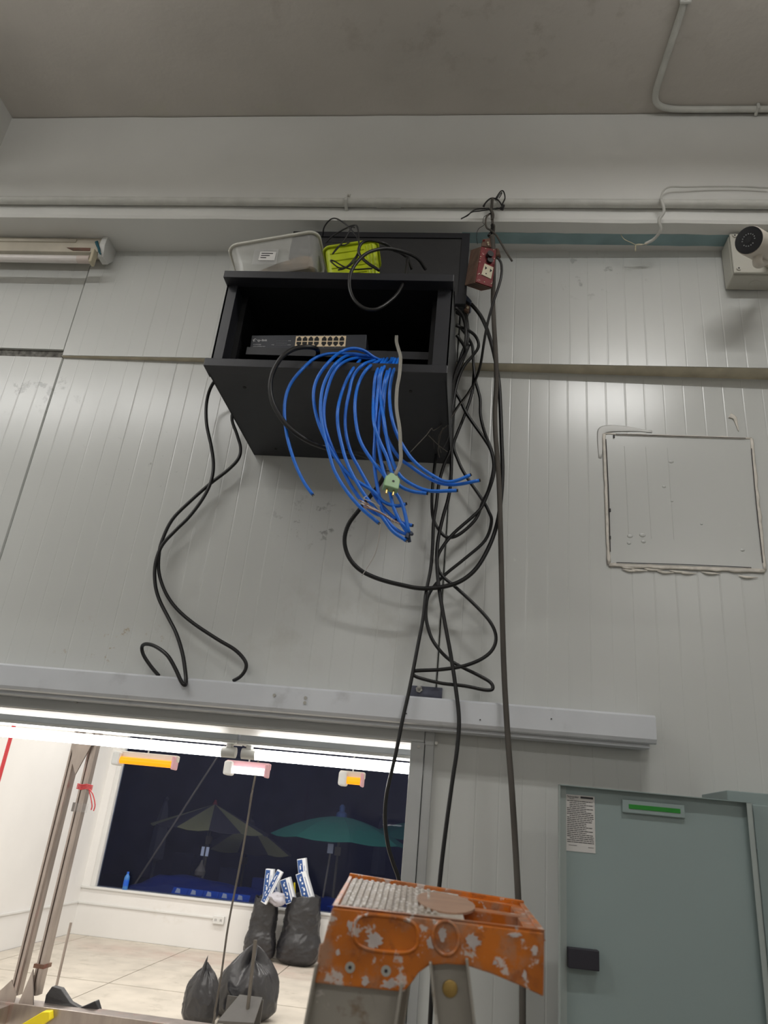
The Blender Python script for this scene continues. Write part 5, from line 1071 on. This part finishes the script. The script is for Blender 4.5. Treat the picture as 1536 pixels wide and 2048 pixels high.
for a_, b_, w_, yy, lab in (((541, 1738), (534, 1800), 13, b1.y, 'blue and white tube carton leaning left, leftmost in the left bag'),
    ((561, 1742), (528, 1806), 10, b1.y - .12, 'plain white slanted tube carton in the left bag'),
    ((552, 1750), (556, 1800), 10, b1.y + .1, 'short blue tube carton behind the slanted one'),
    ((571, 1757), (583, 1805), 16, b2.y - .1, 'tube carton with an orange end, at the left of the right bag'),
    ((604, 1717), (611, 1790), 14, b2.y + .16, 'tallest tube carton rising from the right bag'),
    ((603, 1745), (618, 1798), 17, b2.y - .05, 'thick tube carton in front of the tallest one')):
    carton(a_, b_, w_, yy, lab)
for xy, m_, nm, lab in (((589, 1765, 590, 1800), M_yel, 'yellow_stick', 'thin yellow stick poking out between the cartons'),):
    bm = B(); cyl(bm, PX(xy[2], xy[3], b2.y), PX(xy[0], xy[1], b2.y), .012, 6); o = mk(nm, bm, m_, None); tag(o, lab, 'stick')
p = PX(556, 1798, b1.y - .1); bm = B(); bmesh.ops.create_icosphere(bm, subdivisions=3, radius=.10)
for v in bm.verts: v.co = p + Vector((v.co.x * 1.3, v.co.y, v.co.z * .8)) * (1 + .5 * noise.noise(v.co * 14))
o = mk('crumpled_paper', bm, mat('crumpled_grey_paper', srgb(176, 174, 182), .6), None, smooth=True); tag(o, 'crumpled pale wrapping at the mouth of the left bag', 'paper')
# dustpan
dp = thing('dustpan', PZ(480, 2046, -1.75), 'long-handled dustpan standing beside the small bags', 'dustpan')
yq = c2.y - .35; a = PX(511, 1880, yq); b = PX(497, 2004, yq); bm = B(); cyl(bm, a, b + (b - a) * .35, .016, 10); mk('handle', bm, M_cable_dusty, dp, smooth=True)
p = PX(478, 2040, yq); bm = B(); prism(bm, [(p.x - .16, yq - .12, p.z - .0), (p.x + .16, yq - .12, p.z + .02), (p.x + .16, yq + .1, p.z + .17), (p.x - .05, yq + .1, p.z + .17)], (0, 0, -.02)); box(bm, p.x - .16, p.x + .17, yq - .12, yq + .12, -1.748, -1.738); box(bm, p.x - .16, p.x + .17, yq + .10, yq + .12, -1.748, p.z + .15); mk('pan', bm, mat('dark_dusty_plastic', srgb(74, 72, 70), .6), dp)
p = PX(417, 2025, c1.y - .2); bm = B(); bmesh.ops.create_icosphere(bm, subdivisions=2, radius=.035)
for v in bm.verts: v.co = p + Vector((v.co.x, v.co.y, v.co.z * 1.6)) * (1 + .4 * noise.noise(v.co * 40))
o = mk('pink_wrapper', bm, mat('pink_wrapper', srgb(214, 150, 180), .5), None, smooth=True); tag(o, 'pink patterned wrapper at the foot of the small bags', 'wrapper')
# bottle on the far sill
bt = thing('water_bottle', PX(250, 1778, YW + .02), 'blue-labelled water bottle on the far sill at left of the window', 'bottle')
p = PX(250, 1776, YW + .012); zb = SILL + .001
bm = B(); lathe(bm, p.x, YW + .012, [(.034, zb), (.038, zb + .01), (.038, zb + .15), (.034, zb + .175), (.016, zb + .205), (.014, zb + .215)], 18); mk('bottle_body', bm, M_bottle, bt, smooth=True)
bm = B(); lathe(bm, p.x, YW + .012, [(.039, zb + .05), (.039, zb + .13)], 18); mk('label_band', bm, M_blabel, bt, smooth=True)
bm = B(); lathe(bm, p.x, YW + .012, [(.017, zb + .212), (.017, zb + .235)], 14); mk('cap', bm, M_blabel, bt, smooth=True)

# ------------------------------------------------------------------ outside: night market behind the window
mk('ground', bx(-16, 12, YW + .2, 30, -1.82, -1.77), M_asph)['kind'] = 'structure'
# a shed roof and back wall close off the view
o = mk('market_backdrop_wall', bx(-16, 12, 22, 22.2, -1.77, 4.5), M_shed); tag(o, 'dim wall of the market hall closing the view far behind the umbrellas', 'wall', kind='structure')
def umbrella(cxp, cyp, Y_, rad, hh, mats, label, finial, seg=10, dome=0.0, lenp=None, tilt=0.0):
    ap = PX(cxp, cyp, Y_); t = thing('market_umbrella', (ap.x, Y_, -1.77), label, 'umbrella')
    for k in range(seg):
        a0, a1 = 6.2832 * k / seg + tilt, 6.2832 * (k + 1) / seg + tilt; bm = B(); rows = []
        for i in range(7):
            f = i / 6; r = rad * f; z = ap.z - hh * (f ** (1.0 + dome)); row = []
            for j in range(4):
                g = j / 3; a_ = a0 + (a1 - a0) * g; rr_ = r * (1 - .035 * math.sin(3.1416 * g) * f)
                row.append(bm.verts.new((ap.x + rr_ * math.cos(a_), Y_ + rr_ * math.sin(a_), z - .03 * math.sin(3.1416 * g) * f)))
            rows.append(row)
        for i in range(6):
            for j in range(3): bm.faces.new((rows[i][j], rows[i][j + 1], rows[i + 1][j + 1], rows[i + 1][j]))
        # hem gives the cloth its thickness
        g = bmesh.ops.extrude_face_region(bm, geom=bm.faces[:]); 
        for v in [e for e in g['geom'] if isinstance(e, bmesh.types.BMVert)]: v.co.z -= .008
        bmesh.ops.remove_doubles(bm, verts=bm.verts, dist=1e-5)
        mk('canopy_panel', bm, mats[k % len(mats)], t)
    bm = B(); cyl(bm, (ap.x, Y_, -1.77), (ap.x, Y_, ap.z + .02), .022, 10); mk('pole', bm, M_wood, t, smooth=True)
    bm = B(); lathe(bm, ap.x, Y_, [(.10, ap.z - .03), (.09, ap.z + .05), (.045, ap.z + .08), (.05, ap.z + .15), (.02, ap.z + .19)] if finial is not M_red else [(.05, ap.z - .01), (.03, ap.z + .03), (.02, ap.z + .07)], 12); mk('finial', bm, finial, t, smooth=True)
    bm = B(); box(bm, ap.x - .05, ap.x + .05, Y_ - .03, Y_ + .03, ap.z - hh - .25, ap.z - hh - .12); mk('pole_joint', bm, M_wood, t)
    bm = B(); cyl(bm, (ap.x, Y_, -1.77), (ap.x, Y_, -1.68), .25, 18); mk('base', bm, M_umbB, t)
    return t
umbrella(430, 1608, 14.2, 1.06, .42, [M_umbA, M_umbB], 'khaki and dark striped umbrella with a red tip outside the window', M_red, 12, 0.0, tilt=-1.83)
umbrella(683, 1633, 13.6, 1.16, .36, [M_umbG], 'large green umbrella outside, nearest the window', mat('finial_blue', srgb(60, 84, 120), .6), 8, .75, tilt=.3)
umbrella(858, 1643, 16.9, 1.30, .36, [M_umbG], 'green umbrella half hidden by the right door jamb', MATS['finial_blue'], 8, .75, tilt=.1)
umbrella(500, 1648, 16.2, .95, .50, [M_umbA, M_umbB], 'khaki and dark umbrella showing behind the striped one', M_umbB, 10, .1, tilt=.4)
o = None
bm = B(); a = PX(421, 1535, 12.8); b = PX(272, 1765, 12.8); d_ = (b - a); cyl(bm, a - d_ * .25, b + d_ * .75, .016, 8); o = mk('leaning_bamboo_pole', bm, M_wood, None, smooth=True); tag(o, 'long pale pole slanting across the left of the window outside', 'pole')
def folded(cxp, top, bot_, Y_, label):
    a = PX(cxp, top, Y_); bm = B(); lathe(bm, a.x, Y_, [(.03, -1.77), (.03, -1.0), (.15, -.95), (.13, -.4), (.07, a.z - .2), (.03, a.z - .05), (.06, a.z), (.02, a.z + .05)], 12, wob=lambda q, t_: .15 * math.cos(q * 4)); o = mk('folded_umbrella', bm, MATS['coat'] if 'coat' in MATS else mat('coat', srgb(96, 92, 96), .8), None, smooth=True); tag(o, label, 'umbrella')
folded(333, 1598, 1700, 16.5, 'folded grey umbrella standing upright behind the slanting pole')
folded(765, 1632, 1700, 19.5, 'folded grey umbrella standing behind the green ones')
# tarpaulin over a stall just outside the sill
a = PX(262, 1768, 12.5); b = PX(800, 1810, 12.5)
tp = B(); nx, ny = 60, 16; rows = []
for j in range(ny + 1):
    rows.append([tp.verts.new((a.x + (b.x - a.x) * i / nx, 12.15 + 1.3 * j / ny, (-1.19 + .16 * math.sin(3.1416 * min(1, j / ny * 1.05)) * min(1, i / 5) + .045 * noise.noise((i * .22, j * .5, 0)) + .10 * math.exp(-((i - 10) / 9) ** 2)) if 0 < j else -1.5)) for i in range(nx + 1)])
for j in range(ny):
    for i in range(nx): tp.faces.new((rows[j][i], rows[j][i + 1], rows[j + 1][i + 1], rows[j + 1][i]))
bmesh.ops.solidify(tp, geom=tp.faces[:], thickness=.006)
o = mk('blue_tarpaulin', tp, M_tarp, None, smooth=True); tag(o, 'blue tarpaulin draped over a stall just outside the window', 'tarpaulin')
o = mk('stall_table', bx(a.x + .1, b.x - .1, 12.2, 13.3, -1.77, -1.36), M_shed); tag(o, 'dark stall table under the blue tarpaulin', 'table')
mg = thing('printed_sheets', PX(420, 1790, 11.95), 'row of blue and white printed sheets lying against the window sill outside', 'papers')
a = PX(345, 1778, 11.98); b = PX(500, 1800, 11.98); nn = 5
for k in range(nn):
    x0 = a.x + (b.x - a.x) * k / nn; x1 = x0 + (b.x - a.x) / nn * .97
    bm = B(); prism(bm, [(x0, 11.95, -1.125 - k * .001), (x1, 11.95, -1.125 - k * .001), (x1 - .03, 12.12, -1.06), (x0 - .03, 12.12, -1.06)], (0, 0, .006)); sh_ = mk('sheet', bm, M_blabel, mg)
    bm = B(); prism(bm, [(x0 + .05, 11.965, -1.112), (x1 - .10, 11.965, -1.112), (x1 - .14, 12.07, -1.072), (x0 + .03, 12.09, -1.064)], (0, 0, .004)); mk('white_print', bm, M_carton, sh_)
o = mk('blue_bucket', lathe(B(), PX(660, 1806, 12.0).x + .1, 12.05, [(.11, -1.13), (.15, -1.07)], 14), M_blabel, None); tag(o, 'shallow blue tray on the sill outside beside the right bag', 'tray')
for k, (yy, zz_) in enumerate(((13.0, -1.30), (13.0, -1.165))):
    p = PX(697, 1790, 14.5); bm = B(); box(bm, p.x - .12, p.x + .5, 14.35, 14.75, zz_, zz_ + .12); box(bm, p.x - .14, p.x + .52, 14.33, 14.77, zz_ + .115, zz_ + .135)
    o = mk('green_crate', bm, mat('green_crate', srgb(40, 140, 84), .5) if 'green_crate' not in MATS else MATS['green_crate'], None, bevel=.004); tag(o, ('lower' if k == 0 else 'upper') + ' green plastic crate stacked on the stall outside', 'crate', 'green crates outside the window')
p = PX(697, 1790, 14.5); o = mk('crate_stand', bx(p.x - .16, p.x + .55, 14.3, 14.8, -1.77, -1.301), M_shed); tag(o, 'dark stand carrying the green crates outside', 'table')
# hanging items below the striped umbrella
hg = thing('hanging_scale', PX(410, 1750, 13.4), 'string of white tags and a small net bag hanging under the striped umbrella', 'hanging bag')
a = PX(416, 1665, 13.4); b = PX(408, 1750, 13.4); bm = B(); cyl(bm, (a.x, 13.4, a.z + .25), (a.x, 13.4, b.z + .2), .004, 5); mk('cord', bm, M_wood, hg)
for s in (-.035, .045):
    bm = B(); zc_ = PX(412, 1703, 13.4).z; box(bm, a.x + s - .025, a.x + s + .025, 13.39, 13.40, zc_ - .07, zc_ + .07); mk('tag', bm, M_print, hg)
bm = B(); lathe(bm, a.x - .02, 13.4, [(.01, b.z + .22), (.03, b.z + .15), (.09, b.z + .05), (.08, b.z - .01), (.02, b.z - .04)][::-1], 14); mk('net_bag', bm, M_wood, hg, smooth=True)
pb_ = PX(655, 1700, 12.9)
bm = B(); cyl(bm, (pb_.x, 12.9, -1.2), (pb_.x + .06, 12.9, pb_.z + .1), .014, 8); cyl(bm, (pb_.x, 12.9, -1.2), (pb_.x, 12.9, -1.77), .014, 8); o = mk('stand_pole', bm, M_wood, None, smooth=True); tag(o, 'pale thin pole below the near green umbrella', 'pole')
p = PX(661, 1697, 12.88); bm = bx(p.x - .045, p.x + .045, 12.86, 12.88, p.z - .07, p.z + .07); o = mk('pale_tag', bm, M_paper); tag(o, 'pale square tag fixed near the top of the thin pole', 'tag')
for x0_, x1_, y0_, y1_, Y_, nm, lab in ((350, 385, 1705, 1725, 17, 'market_box', 'dim box on a stall behind the slanting pole'), (440, 472, 1733, 1775, 14.5, 'market_board', 'dim grey board standing behind the tarpaulin'),
        (505, 565, 1755, 1770, 15, 'market_shelf', 'dim blue shelf box behind the cartons')):
    a = PX(x0_, y0_, Y_); b = PX(x1_, y1_, Y_); bm = bx(a.x, b.x, Y_, Y_ + .15, -1.769, a.z); o = mk(nm, bm, M_shed if 'shelf' not in nm else M_tarp, None, bevel=.01); tag(o, lab, 'board' if 'board' in nm or 'plank' in nm else 'box')
